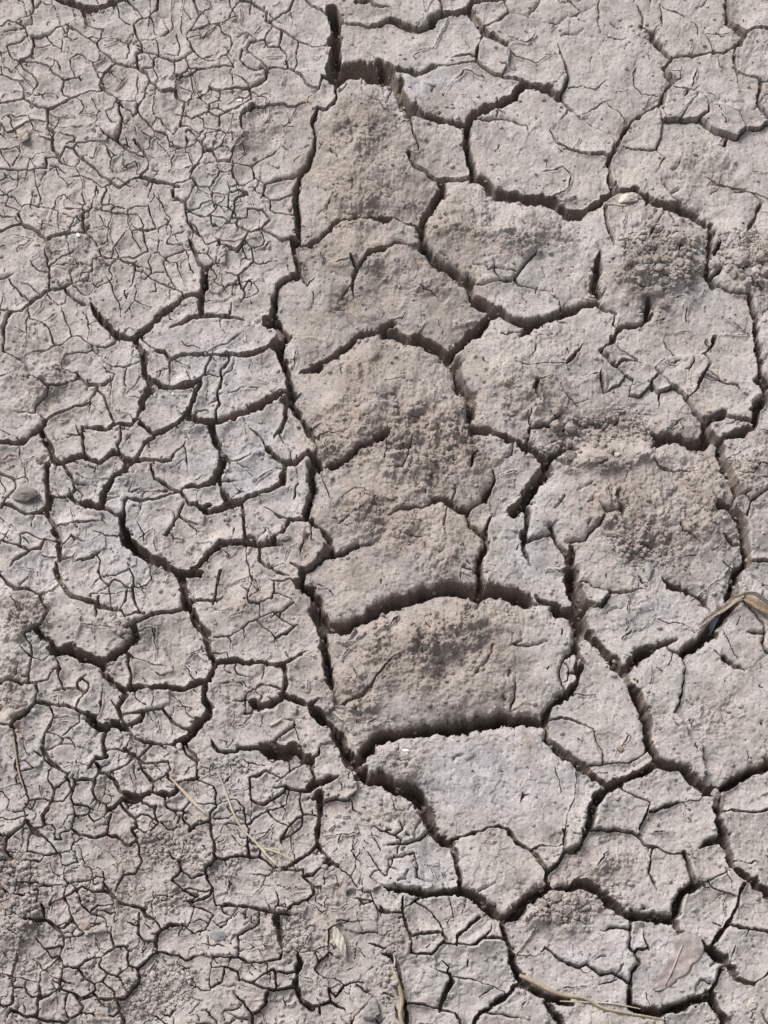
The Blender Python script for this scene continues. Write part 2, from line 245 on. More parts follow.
5|13,510.2 26,516.7 39.1,514.1 48.2,507.6;3|59.9,524.5 75.5,524.5 91.1,522.7 99,521.1;8|54.7,528.4 61.2,544.1 59.9,559.7;
5|56,562.3 58.6,572.7 62.5,580;3|5.2,544.1 15.6,546.7 28.6,551.9 39.1,550.6;2|20.8,536.2 19.5,546.7;2|28.6,534.9 41.7,541.5;
2|0,546.7 5.2,536.2 11.7,528.4;3|10.4,567.5 15.6,559.7 26,555.8 28.6,551.9;2|44.3,541.5 61.2,542.8;
3|61.2,546.7 70.3,536.2 85.9,542.8;2|89.8,531 104.2,536.2 117.2,536.2;3|72.9,563.6 88.5,559.7 100.3,550.6;2|72.9,559.7 75.5,551.9;
2|100.3,561 97.7,572.7 101.6,577.9;1.5|101.6,577.9 114.6,576.6 130.2,571.4 134.1,580;2|62.5,559.2 72.9,559.7;
10|122.4,518 125,533.6;18|126.3,533.6 132.8,546.7 145.8,557.1;12|145.8,557.1 161.5,561 177.1,571.4 192.7,574 200,572.7;
3|125,520.6 125,502.4 127.6,498.5;3|127.6,498.5 140.6,502.4 156.2,498.5 170.6,493.3;
5|151,465.9 156.2,479 169.3,488.1 182.3,494.6 190.1,505 200,507.6;4|184.9,505 179.7,515.4 169.3,531 166.7,536.2;
2|161.5,534.9 168,536.2;2|183.6,488.1 200,485.5;3|187.5,521.9 200,525.8;1.5|166.7,494.6 182.3,493.3;
1.2|127.6,386.5 122.4,394.3 135.4,395.6;3|222.6,380 217.3,395.6 219.9,406 216,412.6;
10|190,419.1 203,424.3 218.6,423 234.3,417.8 252.5,409.9 270.7,400.8 283.8,393;10|290.3,380 291.6,395.6 290.3,403.4;
7|283.8,403.4 302,393;6|287.7,404.7 283.8,421.7 274.6,439.9;10|290.3,403.4 299.4,413.9 309.8,429.5;7|309.8,429.5 320.2,439.9;
5|307.2,432.1 318.9,447.7;9|309.8,452.9 318.9,463.3;3|320.2,467.2 330.6,465.9;6|330.6,465.9 346.2,458.1 361.9,445.1 377.5,434.7;
10|377.5,434.7 390,429.5;3|315,423 324.1,417.8;2|320.2,432.1 343.6,429.5;4|248.6,426.9 259,437.3 266.8,449;
7|266.8,449 275.9,458.1 285.1,464.6;7|285.1,465.9 296.8,463.3 307.2,454.2;8|285.1,471.1 281.1,484.2;
7|281.1,484.2 268.1,492 252.5,497.2 242.1,502.4;8|242.1,502.4 229.1,503.7 222.6,492;
10|212.1,429.5 216,445.1 223.9,460.7 218.6,476.4 214.7,484.2;4|223.9,458.1 231.7,462 242.1,460.7 253.8,452.9;
7|214.7,484.2 200.4,486.8 190,486.8;6|218.6,479 222.6,492;1.5|229.1,481.6 239.5,482.9;7|190,503.7 200.4,507.6 209.5,507.6;
9|208.2,514.1 222.6,510.2 229.1,505;5|242.1,505 244.7,520.6 246,536.2;10|312.4,468.5 312.4,484.2 308.5,499.8 305.9,515.4;
2|190,525.8 196.5,531 196.5,541.5;7|190,572.7 205.6,557.1 221.2,544.1 242.1,541.5;7|242.1,541.5 257.7,545.4 281.1,545.4;
3|246,536.2 255.1,538.9;4|264.2,507.6 273.3,515.4 289,520.6;7|289,520.6 305.9,520.6;9|305.9,518 320.2,528.4 328,538.9 331.9,550.6;
7|289,523.2 281.1,533.6 273.3,540.2;6|281.1,545.4 268.1,542.8;4|260.3,546.7 260.3,559.7 268.1,567.5 278.5,572.7;
2|246,550.6 246,559.7;2|278.5,574 289,576.6;2|304.6,536.2 302,551.9 302,557.1;6|328,549.3 317.6,562.3 304.6,572.7 302,580;
3|291.6,563.6 302,571.4;7|324.1,555.8 341,553.2 356.7,544.1;3|356.7,544.1 377.5,540.9;2|335.8,525.8 354.1,508.9;
2|249.9,564.9 248.6,572.7 252.5,580;2|218.6,570.1 219.9,580;1.5|309.8,528.4 311.1,538.9 317.6,544.1;
10|458.1,380 468.5,395.6 473.8,411.2;8|469.8,403.4 469.8,421.7 475.1,428.2;7|475.1,428.2 489.4,429.5 505,436 520.6,441.2;
10|520.6,441.2 536.2,452.9 549.3,464.6;4|538.9,380 536.2,390.4 540.2,403.4;2|531,406 531,413.9 528.4,421.7 532.3,426.9;
4|529.7,426.9 528.4,437.3;3|533.6,426.9 549.3,425.6 562.3,412.6;8|551.9,455.5 562.3,447.7 580,448.2;
4|557.1,459.4 572.7,462.8 580,462;1.5|559.7,385.2 572.7,402.1 580,408.6;1.5|407.3,413.9 424.3,415.2;3|469.8,429.5 475.1,442.5;
3|473.8,458.1 471.1,469.8;2|475.1,442.5 479,452.9 473.8,455.5;2|411.2,437.3 409.9,447.7 403.4,465.9;1.5|380,469.8 403.4,465.9;
2|492,468.5 494.6,477.7;5|494.6,479 489.4,492 484.2,501.1;6|484.2,502.4 468.5,510.2 455.5,508.9 446.4,499.8 433.4,498.5;
3|433.4,498.5 421.7,507.6 406,508.9 398.2,507.6;3|398.2,507.6 385.2,515.4;4|467.2,512.8 471.1,525.8 481.6,534.9 486.8,527.1;
3|486.8,529.7 490.7,515.4;6|485.5,533.6 485.5,546.7 480.3,562.3 479,580;12|549.3,464.6 536.2,481.6 527.1,494.6 519.3,507.6;
7|525.8,510.2 525.8,525.8 523.2,538.9;5|523.2,538.9 524.5,551.9 531,566.2;4|523.2,544.1 536.2,538.9 549.3,532.3;
1.5|549.3,525.8 557.1,520.6;5|551.9,528.4 554.5,538.9 567.5,557.1 572.7,580;3|567.5,557.1 572.7,546.7;2|567.5,542.8 580,541.5;
2|505,516.7 512.8,510.2;1.5|514.1,442.5 512.8,452.9 503.7,459.4;2|568,396.9 578.4,407.3;3|603.2,380 603.2,391.7;
1.5|604.5,391.7 620.1,383.9;2|639.6,396.9 652.6,385.2;3|651.3,380 652.6,385.2 659.1,393 660.4,408.6;3|659.1,393 672.2,386.5;
1.5|629.2,395.6 633.1,380;3|665.7,380 682.6,394.3 685.2,400.8 700.8,417.8;2|689.1,398.2 698.2,389.1 699.5,380;
1.5|711.2,380 734.7,385.2 741.2,391.7;9|760.7,380 767.2,395.6 755.5,406 754.2,421.7;4|754.2,421.7 739.9,420.4 722.9,415.2;
8|722.9,415.2 706,423 709.9,434.7 719,441.2;7|719,441.2 734.7,434.7 752.9,429.5 756.8,421.7;
9|720.3,441.2 721.6,458.1 729.5,471.1 734.7,488.1;9|656.5,434.7 672.2,434.7;12|672.2,436 685.2,438.6 704.7,441.2;
9|667,436 656.5,442.5 651.3,446.4;3|651.3,458.1 659.1,465.9 674.8,469.8 691.7,469.1;2|691.7,469.1 700.8,467.2;
5|617.5,484.2 617.5,494.6 622.7,505 624,520.6;3|599.2,501.1 608.4,508.9 620.1,507.6;2|624,507.6 630.5,505;
2.5|605.8,511.5 599.2,523.2 588.8,533.6 586.2,538.9 570.6,542;4|570.6,546.7 573.2,551.9;5|573.2,551.9 570.6,580;
3|680,518 685.2,531 702.1,541.5;2|717.7,494.6 719,502.4;1.5|700.8,553.2 672.2,557.1;1.5|721.6,557.1 726.9,564.9 734.7,568.8;
9|729.5,505 739.9,518 745.1,536.2 747.7,559.7;4|724.2,533.6 734.7,542.8 741.2,544.1;9|747.7,559.7 737.3,570.1 737.3,580;
3|750.3,559.7 768,561;2|767.2,490.7 750.3,501.1 746.4,516.7;2|737.3,492 747.7,498.5;
6|56,570 61.2,583 69,594.7 83.3,601.2 96.4,605.2 106.8,609.1 121.1,611.1;2.5|96.4,606.5 96.4,616.9;
3|121.1,611.1 125,616.9 135.4,614.3 145.8,614.3;6|125,628.6 138,622.1 151,616.4 166.7,614.3 179.7,611.7 187.5,609.1;
12|177.1,572.6 183.6,585.6 184.9,598.6 187.5,609.1;9|179.7,572.6 200,574.7;4|187.5,609.1 192.7,602.6 200,600.7;
6|190.1,611.7 195.3,624.7 200,629.9;4|0,573.9 7.8,585.6 14.3,589.5 26,590.8 37.8,594.7 46.9,592.1;
4|37.8,594.7 46.9,610.4 41.7,620.8 28.6,632.5;2.5|26,635.1 32.6,645.5 32.6,658.5 29.9,674.2 28.1,684.6;
2|19.5,642.9 24.7,653.3 31.2,657.2;2|32.6,658.5 44.3,661.1 56,650.7;8|36.5,628.6 43,637.7 52.1,640.8;
3|0,684.6 10.4,680.7 20.8,684.6 28.1,684.6 36.5,684.6;2|36.5,683.3 46.9,680.7 54.7,671.6 59.9,670.3;
4|35.2,684.6 37.8,695 36.5,702.8;6|36.5,702.8 26,711.9 15.6,721 11.7,727.6;2|11.7,727.6 0,724.9;3|14.3,728.9 16.9,747.1 15.6,770;
5|36.5,702.8 52.1,705.4 67.7,708 80.7,713.2 91.1,718.4;2|50.8,708 52.1,715.8;2.5|76.8,710.6 80.7,700.2 88.5,689.8 88.5,685.9;
4|59.9,669 59.9,682 62.5,689.8 76.8,689.8;2|56,653.3 58.6,663.8 61.2,670.3;2|52.1,692.4 61.2,691.1;2.5|78.1,684.6 87.2,675.5;
18|65.1,649.4 78.1,653.3 91.1,659.8 99,663.8;12|112,657.2 125,648.1 135.4,637.7 135.4,628.6;6|101.6,661.1 112,657.2;
9|102.9,666.4 104.2,674.2 112,682 125,691.1;8|112,657.2 104.2,665.1;3|127.6,653.3 127.6,666.4 131.5,676.8 131,691.1;
8|130.2,688.5 145.8,688.5 166.7,688.5 184.9,688.5 200,683.3;7|127.6,695 118.5,708;3|118.5,708 125,715.8;7|118.5,708 125,723.6;
14|114.6,723.6 122.4,727.6;11|91.1,724.9 101.6,730.2 110.7,726.2;5|110.7,726.2 104.2,741.9 104.2,752.3;
3|125,714.5 143.2,713.2 158.9,710.6 166.7,705.4;5|162.8,709.3 171.9,721 182.3,728.9;6|125,726.2 140.6,721;
5|125,726.2 131.5,736.7 143.2,743.2 158.9,743.2 174.5,745.8;11|177.1,744.5 187.5,739.3 195.3,728.9 200,723.6;
4|49.5,726.2 43,741.9 44.3,752.3 52.1,762.7 59.9,770;1.5|49.5,749.7 62.5,744.5 63.8,739.3 48.2,732.8;
1.5|62.5,744.5 75.5,743.2 78.1,757.5;1.5|78.1,747.1 87.2,749.7;1.5|62.5,736.7 70.3,727.6 78.1,723.6;
4|91.1,766.6 96.4,757.5 106.8,757.5;2|122.4,752.3 130.2,739.3;2|104.2,752.3 114.6,749.7 122.4,752.3 135.4,756.2;
3|135.4,756.2 145.8,764 158.9,761.4;2|135.4,757.5 127.6,765.3;3|143.2,754.9 151,745.8;2|99,570 101.6,580.4 108.1,588.2 110.7,609.1;
2|108.1,588.2 114.6,580.4 127.6,588.2 132.8,590.8;2.5|130.2,570 134.1,580.4 132.8,590.8 134.1,601.2 140.6,613;
2|127.6,590.8 126.3,601.2 119.8,609.1;2|113.3,576.5 125,573.9 130.2,570;2|138,587.7 145.8,586.9 151,580.4 149.7,570;
1.5|99,594.7 97.7,603.9;1.5|130.2,655.9 145.8,661.1 156.2,665.1 169.3,666.4;1.5|153.6,669 160.2,675.5 169.3,672.9;
1.5|190.1,648.1 191.4,655.9 182.3,663.8;4|186.2,747.1 200,760.1;2|160.2,744.5 166.7,749.7;1.5|187.5,653.3 200,650.7;
4|221.2,570 216,590.8 210.8,606.5;3|190,601.2 210.8,603.9 223.9,596;10|192.6,613 200.4,624.7 206.9,637.7 210.8,653.3 214.7,663.8;
8|214.7,663.8 210.8,674.2 205.6,684.6 204.3,697.6 209.5,710.6;8|209.5,715.8 200.4,723.6 190,731.5;
5|190,683.3 200.4,683.3 210.8,682;7|217.3,663.8 231.7,661.1 249.9,662.4 268.1,665.1 283.8,665.1;
5|283.8,665.1 294.2,658.5 302,654.6;2|302,654.6 311.1,649.4;2|213.4,638.2 226.5,638.2 242.1,628.6 257.7,619.5 273.3,611.7;
2|248.6,570 251.2,583 246,593.4 247.3,603.9 257.7,603.9 270.7,598.6 273.3,590.8;1.5|257.7,603.9 260.3,614.3;
2|240.8,585.6 248.6,589.5;2|266.8,579.1 281.1,581.7 291.6,580.4;2|279.8,572.6 290.3,576.5;
1.5|275.9,594.7 286.4,598.6 294.2,602.6 281.1,613;2|279.8,618.2 291.6,626 298.1,624.7;3|275.9,640.3 289,633.8 296.8,624.7;
1.5|260.3,624.7 275.9,637.7 275.9,653.3;10|299.4,583 302,590.8;8|302,570 302,583;
13|296.8,585.6 307.2,590.8 317.6,598.6 320.2,611.7 326.7,622.1;
14|315,609.1 320.2,622.1 325.4,637.7 325.4,653.3 328,669 330.6,688.5;12|331.9,626 346.2,623.4 361.9,618.2 377.5,609.1 390,603.9;
6|286.4,671.6 286.4,684.6 282.4,697.6;10|289,697.6 299.4,702.8 312.4,702.8 318.9,697.6;4|282.4,697.6 275.9,702.8;
9|256.4,708 273.3,705.4;7|273.3,705.4 282.4,698.9;2|277.2,702.8 268.1,697.6;2|248.6,693.7 262.9,684.6 275.9,687.2;
2|233,700.2 247.3,700.2 252.5,702.8;2|247.3,695 244.7,710.6 243.4,713.2 252.5,713.2;1.5|235.6,667.7 238.2,674.2 248.6,676.8;
15|312.4,708 322.8,718.4 335.8,731.5 341,741.9;14|339.7,744.5 346.2,754.9 351.5,762.7;
5|335.8,706.7 346.2,702.8 356.7,695 369.7,684.6;3|369.7,684.6 374.9,674.2 390,658.5;2|338.4,639 346.2,640.8 356.7,639;
5|209.5,736.7 213.4,747.1 218.6,751;5|218.6,751 236.9,752.3;6|236.9,749.7 255.1,749.7 273.3,749.7 289,747.1;
22|270.7,752.3 286.4,752.3 296.8,749.7;12|294.2,749.7 302,757.5 309.8,761.4;4|309.8,761.4 317.6,756.2 320.2,747.1;
3|275.9,743.2 283.8,734.1 294.2,724.9;16|367.1,749.7 372.3,739.3 390,734.1;8|367.1,752.3 359.3,762.7 352.8,770;
2|367.1,723.6 377.5,718.4;1.5|296.8,715.8 292.9,726.2 298.1,739.3;
13|377.4,609.1 395.6,601.2 416.5,596 432.1,589.5 447.7,585.6 465.9,589.5 476.4,592.1;9|479,570 480.3,585.6 477.7,596;
14|480.3,589.5 497.2,590.8 515.4,596 536.2,603.9;6|538.9,598.6 551.9,602.6 557.1,606.5;11|559.7,611.7 575.3,613;
11|572.7,570 574,585.6 580,598.6 579.2,609.1 580,635.1;7|575.3,622.1 576.6,648.1;2|567.5,655.9 559.7,671.6 559.7,682 566.2,693.7;
2|567.5,666.4 570.1,674.2 567.5,682;4|577.9,653.3 576.6,669 579.2,679.4 572.7,689.8;
7|572.7,687.2 566.2,697.6 551.9,705.4 546.7,713.2 544.1,723.6;5|544.1,723.6 536.2,723.6;10|536.2,721 520.6,719.7 515.4,721;
13|380,739.3 395.6,732.8 416.5,730.2 439.9,727.6 458.1,727.6;13|458.1,726.2 479,723.6 497.2,719.7 507.6,714.5;
4|507.6,713.2 515.4,718.4;5|546.7,726.2 546.7,739.3 559.7,749.7 572.7,758.8 580,764;
3|551.9,718.4 562.3,719.7 572.7,722.3 580,723.6;1.5|510.2,708 514.1,695 516.7,674.2;1.5|512.8,645.5 520.6,640.3 521.9,632.5;
1.5|514.1,645.5 536.2,645.5 546.7,641.6;2|380,669 398.2,650.7;12|570.6,570 573.2,590.8 581,603.9;14|582.3,603.9 582.3,627.3;
7|577.1,632.5 575.8,650.7;12|586.2,631.2 601.9,645.5 614.9,661.1 626.6,674.2;10|626.6,674.2 630.5,684.6 637,700.2;
13|637,697.6 646.1,715.8 647.4,726.2;10|647.4,726.2 648.7,741.9 652.6,754.9;7|652.6,754.9 661.8,762.7;5|575.8,650.7 568,659.8;
5|575.8,650.7 582.3,661.1 587.5,666.4;4|581,666.4 578.4,682 570.6,692.4 568,700.2;2|568,674.2 575.8,674.2;
3|583.6,580.4 594,588.2 609.7,592.1;5|609.7,592.1 625.3,592.1 629.2,592.1;5|588.8,603.9 601.9,605.2 609.7,596;
2|629.2,590.8 638.3,588.2 646.1,590.8;3|638.3,573.9 643.5,581.7 648.7,581.7;
7|661.8,576.5 672.2,586.9 690.4,593.4 703.4,601.2 712.5,611.7;9|739.9,570 734.7,585.6 729.5,598.6;
10|734.7,601.2 724.2,616.9 711.2,629.9 698.2,642.9 682.6,653.3;11|630.5,666.4 635.7,655.9 651.3,649.4;
6|651.3,650.7 661.8,644.2 677.4,637.7;3|667,649.4 680,655.9;2|680,657.2 685.2,669 683.9,684.6 681.3,700.2 674.8,713.2;
1.5|674.8,713.2 685.2,721 690.4,736.7 702.1,747.1 706,770;3|568,719.7 581,723.6 592.7,730.2;1.5|592.7,730.2 596.6,744.5;
7|568,756.2 578.4,764 588.8,770;2|588.8,766.6 607.1,764 627.9,764 646.1,753.6;1.5|601.9,764 601.9,751;1.5|709.9,648.1 724.2,655.9;
6|725.6,659.8 734.7,666.4 745.1,670.3;2|742.5,601.2 750.3,611.7 760.7,622.1 764.6,632.5 762,645.5 768,653.3;
3|747.7,631.2 760.7,633.8;8|653.9,762.7 667,764 680,766.6 687.8,770;4|759.4,722.3 762,726.2;
3.5|41.7,747.8 45.6,760.8 54.7,768.6 67.7,772.6 70.3,772.6;5|91.1,767.3 96.4,759.5 106.8,756.9;
4|70.3,772.6 66.4,779.1 75.5,781.7 91.1,779.1;4|122.4,749.1 135.4,759.5 127.6,766 113.3,772.6;
4|141.9,763.4 144.5,771.2 153.6,781.7;6|97.7,763.4 101.6,773.9 114.6,780.4 121.1,793.4 140.6,798.6 151,793.4 171.9,796 177.1,792.1;
2|169.3,762.1 171.9,771.2 153.6,781.7;2|153.6,781.7 153.6,786.9 151,793.4;4|169.3,779.1 177.1,784.3 187.5,781.7 200,777.8;
3|182.3,747.8 187.5,755.6 196.6,762.1 200,760.8;8|122.4,799.9 138,801.2 148.4,796;3|166.7,798.6 161.5,793.4;
4|96.4,779.1 93.8,790.8 96.4,801.2 105.5,805.1 106.8,811.6;6|106.8,811.6 114.6,810.3 121.1,802.5;
2|33.9,767.3 20.8,772.6 15.6,779.1;2|33.9,750.4 41.7,755.6;2|0,790.8 10.4,786.9 20.8,785.6 28.6,792.1 31.2,801.2;
1.5|2.6,793.4 7.8,799.9 6.5,810.3 15.6,812.9;2|31.2,801.2 26,809 27.3,815.5;2|48.2,771.2 48.2,781.7 54.7,788.2 69,781.7;
2|69,781.7 72.9,792.1 65.1,802.5;2|65.1,802.5 52.1,801.2 31.2,801.2;5|53.4,797.3 49.5,805.1 43,818.1;
3|75.5,786.9 72.9,799.9 75.5,805.1 88.5,807.7 92.4,810.3;4|31.2,822 27.3,820.7 23.4,827.2 10.4,835.1 7.8,840.3 7.8,852 15.6,861.1;
6|28.6,823.3 31.2,831.1 36.5,836.4 44.3,839;2|15.6,861.1 28.6,859.8 39.1,862.4;2|0,836.4 5.2,837.7 10.4,835.1;
2|74.2,805.1 75.5,815.5 71.6,828.5;2|75.5,816.8 88.5,815.5 91.1,809;2|88.5,815.5 95.1,823.3 104.2,818.1 106.8,812.9;
3|71.6,828.5 80.7,836.4 96.4,839 108.1,833.8 109.4,823.3 112,815.5;2|71.6,828.5 61.2,833.8 62.5,839 56,839;
2|31.2,831.1 52.1,825.9 54.7,831.1 56,839;2|44.3,839 52.1,844.2 59.9,854.6 72.9,850.7 74.2,842.9 83.3,840.3;
2|28.6,837.7 28.6,852 44.3,857.2 59.9,854.6;1.5|72.9,850.7 78.1,854.6 79.4,862.4 67.7,866.3 62.5,865;
2|66.4,867.6 65.1,878 69,884.5 52.1,885.8 36.5,881.9;2|65.1,888.4 69,884.5 85.9,881.9 96.4,878 102.9,878;
3|102.9,870.2 102.9,891 112,893.6;3|102.9,891 93.8,893.6 83.3,888.4 69,896.2;2|18.2,880.6 16.9,891;
4|16.9,893.6 26,894.9 36.5,888.4;5|109.4,893.6 114.6,898.9 122.4,902.8 130.2,905.4;
4|130.2,905.4 140.6,909.3 145.8,917.1 153.6,918.4;2|122.4,862.4 125,875.4 114.6,891;2|125,875.4 135.4,871.5 141.9,862.4;
4|122.4,806.4 130.2,815.5 135.4,822 136.7,828.5 130.2,831.1 136.7,840.3 130.2,845.5;
3|109.4,835.1 117.2,837.7 125,846.8 130.2,846.8;3|136.7,840.3 140.6,848.1 139.3,852;3|143.2,805.1 156.2,807.7;
2|156.2,807.7 153.6,812.9 158.9,823.3 148.4,815.5 141.9,815.5;2|136.7,828.5 145.8,833.8 153.6,829.8 158.9,823.3;
2.5|166.7,799.9 166.7,807.7 174.5,811.6 182.3,811.6 187.5,805.1;2|174.5,811.6 179.7,818.1 177.1,828.5 169.3,831.1 161.5,823.3;
3|184.9,811.6 183.6,818.1 192.7,828.5 200,829.8;3|169.3,849.4 171.9,857.2 179.7,862.4 182.3,870.2 171.9,881.9;
2|179.7,862.4 190.1,857.2 200,846.8;2|182.3,870.2 192.7,878 200,875.4;3|179.7,904.1 192.7,901.5 200,896.2;
2|171.9,881.9 182.3,891 200,898.9;2|52.1,885.8 39.1,885.8 36.5,901.5 44.3,909.3;3|24.7,919.7 36.5,921 43,919.7;
3|43,909.3 43,919.7 56,927.5;2|56,927.5 67.7,922.3 71.6,917.1 69,906.7 62.5,898.9 54.7,901.5 49.5,906.7;2|37.8,881.9 16.9,880.6;
2|49.5,906.7 52.1,896.2 52.1,885.8;3|56,927.5 61.2,932.7 65.1,937.9;2|71.6,917.1 78.1,927.5 83.3,932.7;
2.5|83.3,888.4 78.1,893.6 80.7,906.7 91.1,914.5 99,906.7;2|99,906.7 114.6,904.1 112,896.2;
1.5|91.1,914.5 106.8,919.7 109.4,932.7 99,932.7;3|139.3,914.5 139.3,932.7;2|156.2,922.3 145.8,917.1;
1.5|179.7,917.1 182.3,924.9 200,919.7;2|182.3,924.9 177.1,935.3;1.5|15.6,740 16.9,755.6 20.8,773.9 26,792.1;
1.5|26,760.8 33.9,767.3;3|190,781.7 197.8,780.4 197.8,769.9;2|197.8,780.4 213.4,786.9 217.3,794.7 216,799.9;
5|256.4,777.8 268.1,771.2;2|268.1,771.2 281.1,781.7 290.3,771.2 287.7,759.5;2|290.3,771.2 302,763.4 309.8,763.4;
4|309.8,768.6 315,779.1 312.4,786.9;10|309.8,790.8 325.4,781.7 338.4,775.2;6|286.4,789.5 294.2,791.6 309.8,793.4;
2|286.4,789.5 270.7,789.5;3|251.2,779.1 251.2,799.9;3|251.2,799.9 265.5,805.1 281.1,797.3 287.7,790.8;
2|236.9,801.2 243.4,809 244.7,825.9 248.6,831.1 247.3,841.6;2|236.9,801.2 221.2,802.5 216,807.7 213.4,810.3;
3|209.5,812.9 212.1,831.1 214.7,854.6 218.6,859.8;2|213.4,818.1 229.1,819.4 236.9,812.9;2|216,805.1 197.8,802.5 190,798.6;
5|209.5,820.7 200.4,823.3 190,829.8;3|216,858.5 226.5,860.3 242.1,857.2 259,857.2;2|259,857.2 260.3,849.4 252.5,844.2 247.3,841.6;
3|247.3,841.6 248.6,853.3;4|260.3,858.5 268.1,863.7 275.9,867.6 286.4,867.6 294.2,863.7;
3|216,859.8 205.6,867.6 206.9,878 213.4,888.4 210.8,896.2 203,900.2;5|203,900.2 190,905.4;3|197.8,896.2 190,893.6;
6|317.6,798.6 320.2,812.9 317.6,828.5 316.3,844.2 307.2,854.6 299.4,859.8;8|316.3,844.2 322.8,852 330.6,862.4 335.8,865;
9|313.7,799.9 320.2,793.4 320.2,815.5;2|300.7,801.2 302,815.5 315,815.5;2|302,815.5 300.7,825.9 290.3,836.4;
3|282.4,846.8 279.8,839 289,825.9 299.4,818.1;2|268.1,810.3 275.9,820.7 286.4,825.9;
2|246,825.9 255.1,818.1 268.1,810.3 286.4,806.4 289,794.7;3|322.8,802.5 335.8,799.9 348.9,801.2 356.7,792.1;
2|352.8,801.2 352.8,810.3 359.3,812.9;2|372.3,825.9 382.7,831.1 390,829.8;
3|325.4,862.4 317.6,870.2 312.4,875.4 302,876.7 302,870.2 286.4,870.2;3|302,876.7 311.1,885.8 312.4,896.2 299.4,904.1 291.6,906.7;
2|311.1,885.8 320.2,885.8 320.2,893.6;3|223.9,904.1 242.1,906.7 257.7,910.6 273.3,911.9;
2|289,909.3 278.5,906.7 278.5,896.2 273.3,888.4;1.5|249.9,872.8 268.1,875.4 275.9,870.2;4|291.6,917.1 278.5,914.5 279.8,922.3;
2|351.5,891 361.9,891 369.7,891 372.3,901.5 361.9,904.1 356.7,898.9;1.5|335.8,865 346.2,872.8 356.7,888.4;
2|372.3,901.5 380.1,911.9 390,914.5;16|380,779.1 395.6,786.9 408.6,789.5 419.1,797.3;15|419.1,797.3 426.9,812.9 432.1,825.9;
11|432.1,828.5 438.6,839 450.3,844.2;5|452.9,840.3 463.3,836.4 475.1,832.4;4|475.1,832.4 489.4,828.5 499.8,825.9 507.6,829.8;
5|507.6,829.8 518,841.6 531,849.4;5|531,849.4 541.5,862.4 546.7,868.9 546.7,880.6;4|531,849.4 541.5,845.5 557.1,846.8 564.9,844.2;
4|564.9,844.2 564.9,852 559.7,862.4 549.3,871.5;4|564.9,850.7 580,852;4|564.9,841.6 566.2,831.1 562.3,828.5;
1.5|576.6,771.2 576.6,792.1 568.8,815.5 566.2,831.1;6|545.4,740 559.7,751.7 572.7,760.8 580,768.6;
5|452.9,844.2 455.5,857.2 458.1,870.2 459.4,885.8;2.5|429.5,832.4 419.1,841.6 406,845.5 385.2,846.8;
2|380,829.8 395.6,835.1 400.8,831.1 398.2,818.1;1.5|398.2,857.2 413.9,853.3 417.8,867.6 416.5,879.3 429.5,883.2;
1.5|387.8,859.8 390.4,867.6 398.2,872.8;7|382.6,885.8 395.6,891 411.2,892.3;9|411.2,892.3 426.9,894.9 442.5,893.6 460.7,892.3;
12|460.7,892.3 471.1,896.2 484.2,906.7 499.8,919.7;11|502.4,919.7 515.4,914.5 525.8,901.5 536.2,893.6 549.3,887.1;
7|551.9,885.8 562.3,888.4 580,885.8;3|520.6,802.5 523.2,796 529.7,793.4;2|520.6,790.8 523.2,796;
3|402.1,897.6 403.4,909.3 406,922.3 411.2,934;2|403.4,910.6 416.5,901.5 419.1,898.9;2|416.5,902.8 432.1,914.5 442.5,930.1;
2|380,906.7 387.8,913.2 402.1,913.2;3|411.2,934 426.9,932.7 442.5,934 447.7,940;3|456.8,940 465.9,930.1 472.4,923.6 480.3,918.4;
4|501.1,924.9 505,940;1.2|480.3,891 494.6,883.2;8|568,755.6 581,766 594,779.1 605.8,788.2;10|646.1,740 653.9,753 656.5,764.7;
10|656.5,764.7 640.9,773.9 620.1,781.7 605.8,789.5 592.7,805.1 588.8,825.9;11|656.5,764.7 680,768.6 693,781.7 706,792.1;
11|713.8,792.1 729.5,784.3 747.7,773.9 768,764.7;11|717.7,797.3 719,818.1 720.3,831.1 724.2,844.2;
9|720.3,839 708.6,842.9 698.2,849.4;4|721.6,840.3 730.8,835.1;10|724.2,844.2 729.5,857.2 732.1,866.3;
9|732.1,866.3 747.7,878 768,893.6;4|588.8,828.5 584.9,836.4 579.7,846.8 568,850.7;
3|588.8,829.8 604.5,831.1 620.1,831.1 633.1,832.4 646.1,844.2;
2|620.1,789.5 633.1,796 648.7,802.5 648.7,810.3 640.9,823.3 638.3,833.8;3|651.3,811.6 664.4,807.7 677.4,802.5;
1.5|677.4,802.5 698.2,799.9;3|653.9,846.8 651.3,859.8 648.7,872.8 656.5,892.3;2|653.9,846.8 667,852 680,853.3;
2|667,832.4 651.3,832.4;4|682.6,852 687.8,865 695.6,881.9;9|695.6,885.8 682.6,893.6 677.4,904.1 676.1,914.5;
10|617.5,909.3 635.7,917.1 653.9,918.4 672.2,919.7;10|568,888.4 581,883.2 594,887.1 617.5,906.7;
3|608.4,849.4 601.9,859.8 595.3,870.2;4|745.1,883.2 738.6,896.2 737.3,909.3 729.5,922.3;6|729.5,922.3 721.6,932.7 716.4,940;
3|729.5,926.2 747.7,928.8 768,932.7;3|729.5,811.6 745.1,812.9 758.1,812.9 768,809;1.5|709.9,888.4 734.7,896.2;
6|676.1,922.3 680,934 687.8,940;1.5|704.7,883.2 724.2,872.8;2|711.2,922.3 721.6,927.5;
4|24.7,921.8 33.9,923.1 49.5,921.8 57.3,928.3 63.8,928.3 71.6,920.5;2|71.6,920.5 78.1,925.7 82,932.2;
4|102.9,884 112,894.4 119.8,903.5 135.4,906.1;4|135.4,906.1 143.2,910 145.8,916.6 153.6,919.2;2|139.3,913.9 138,925.7 125,920.5;
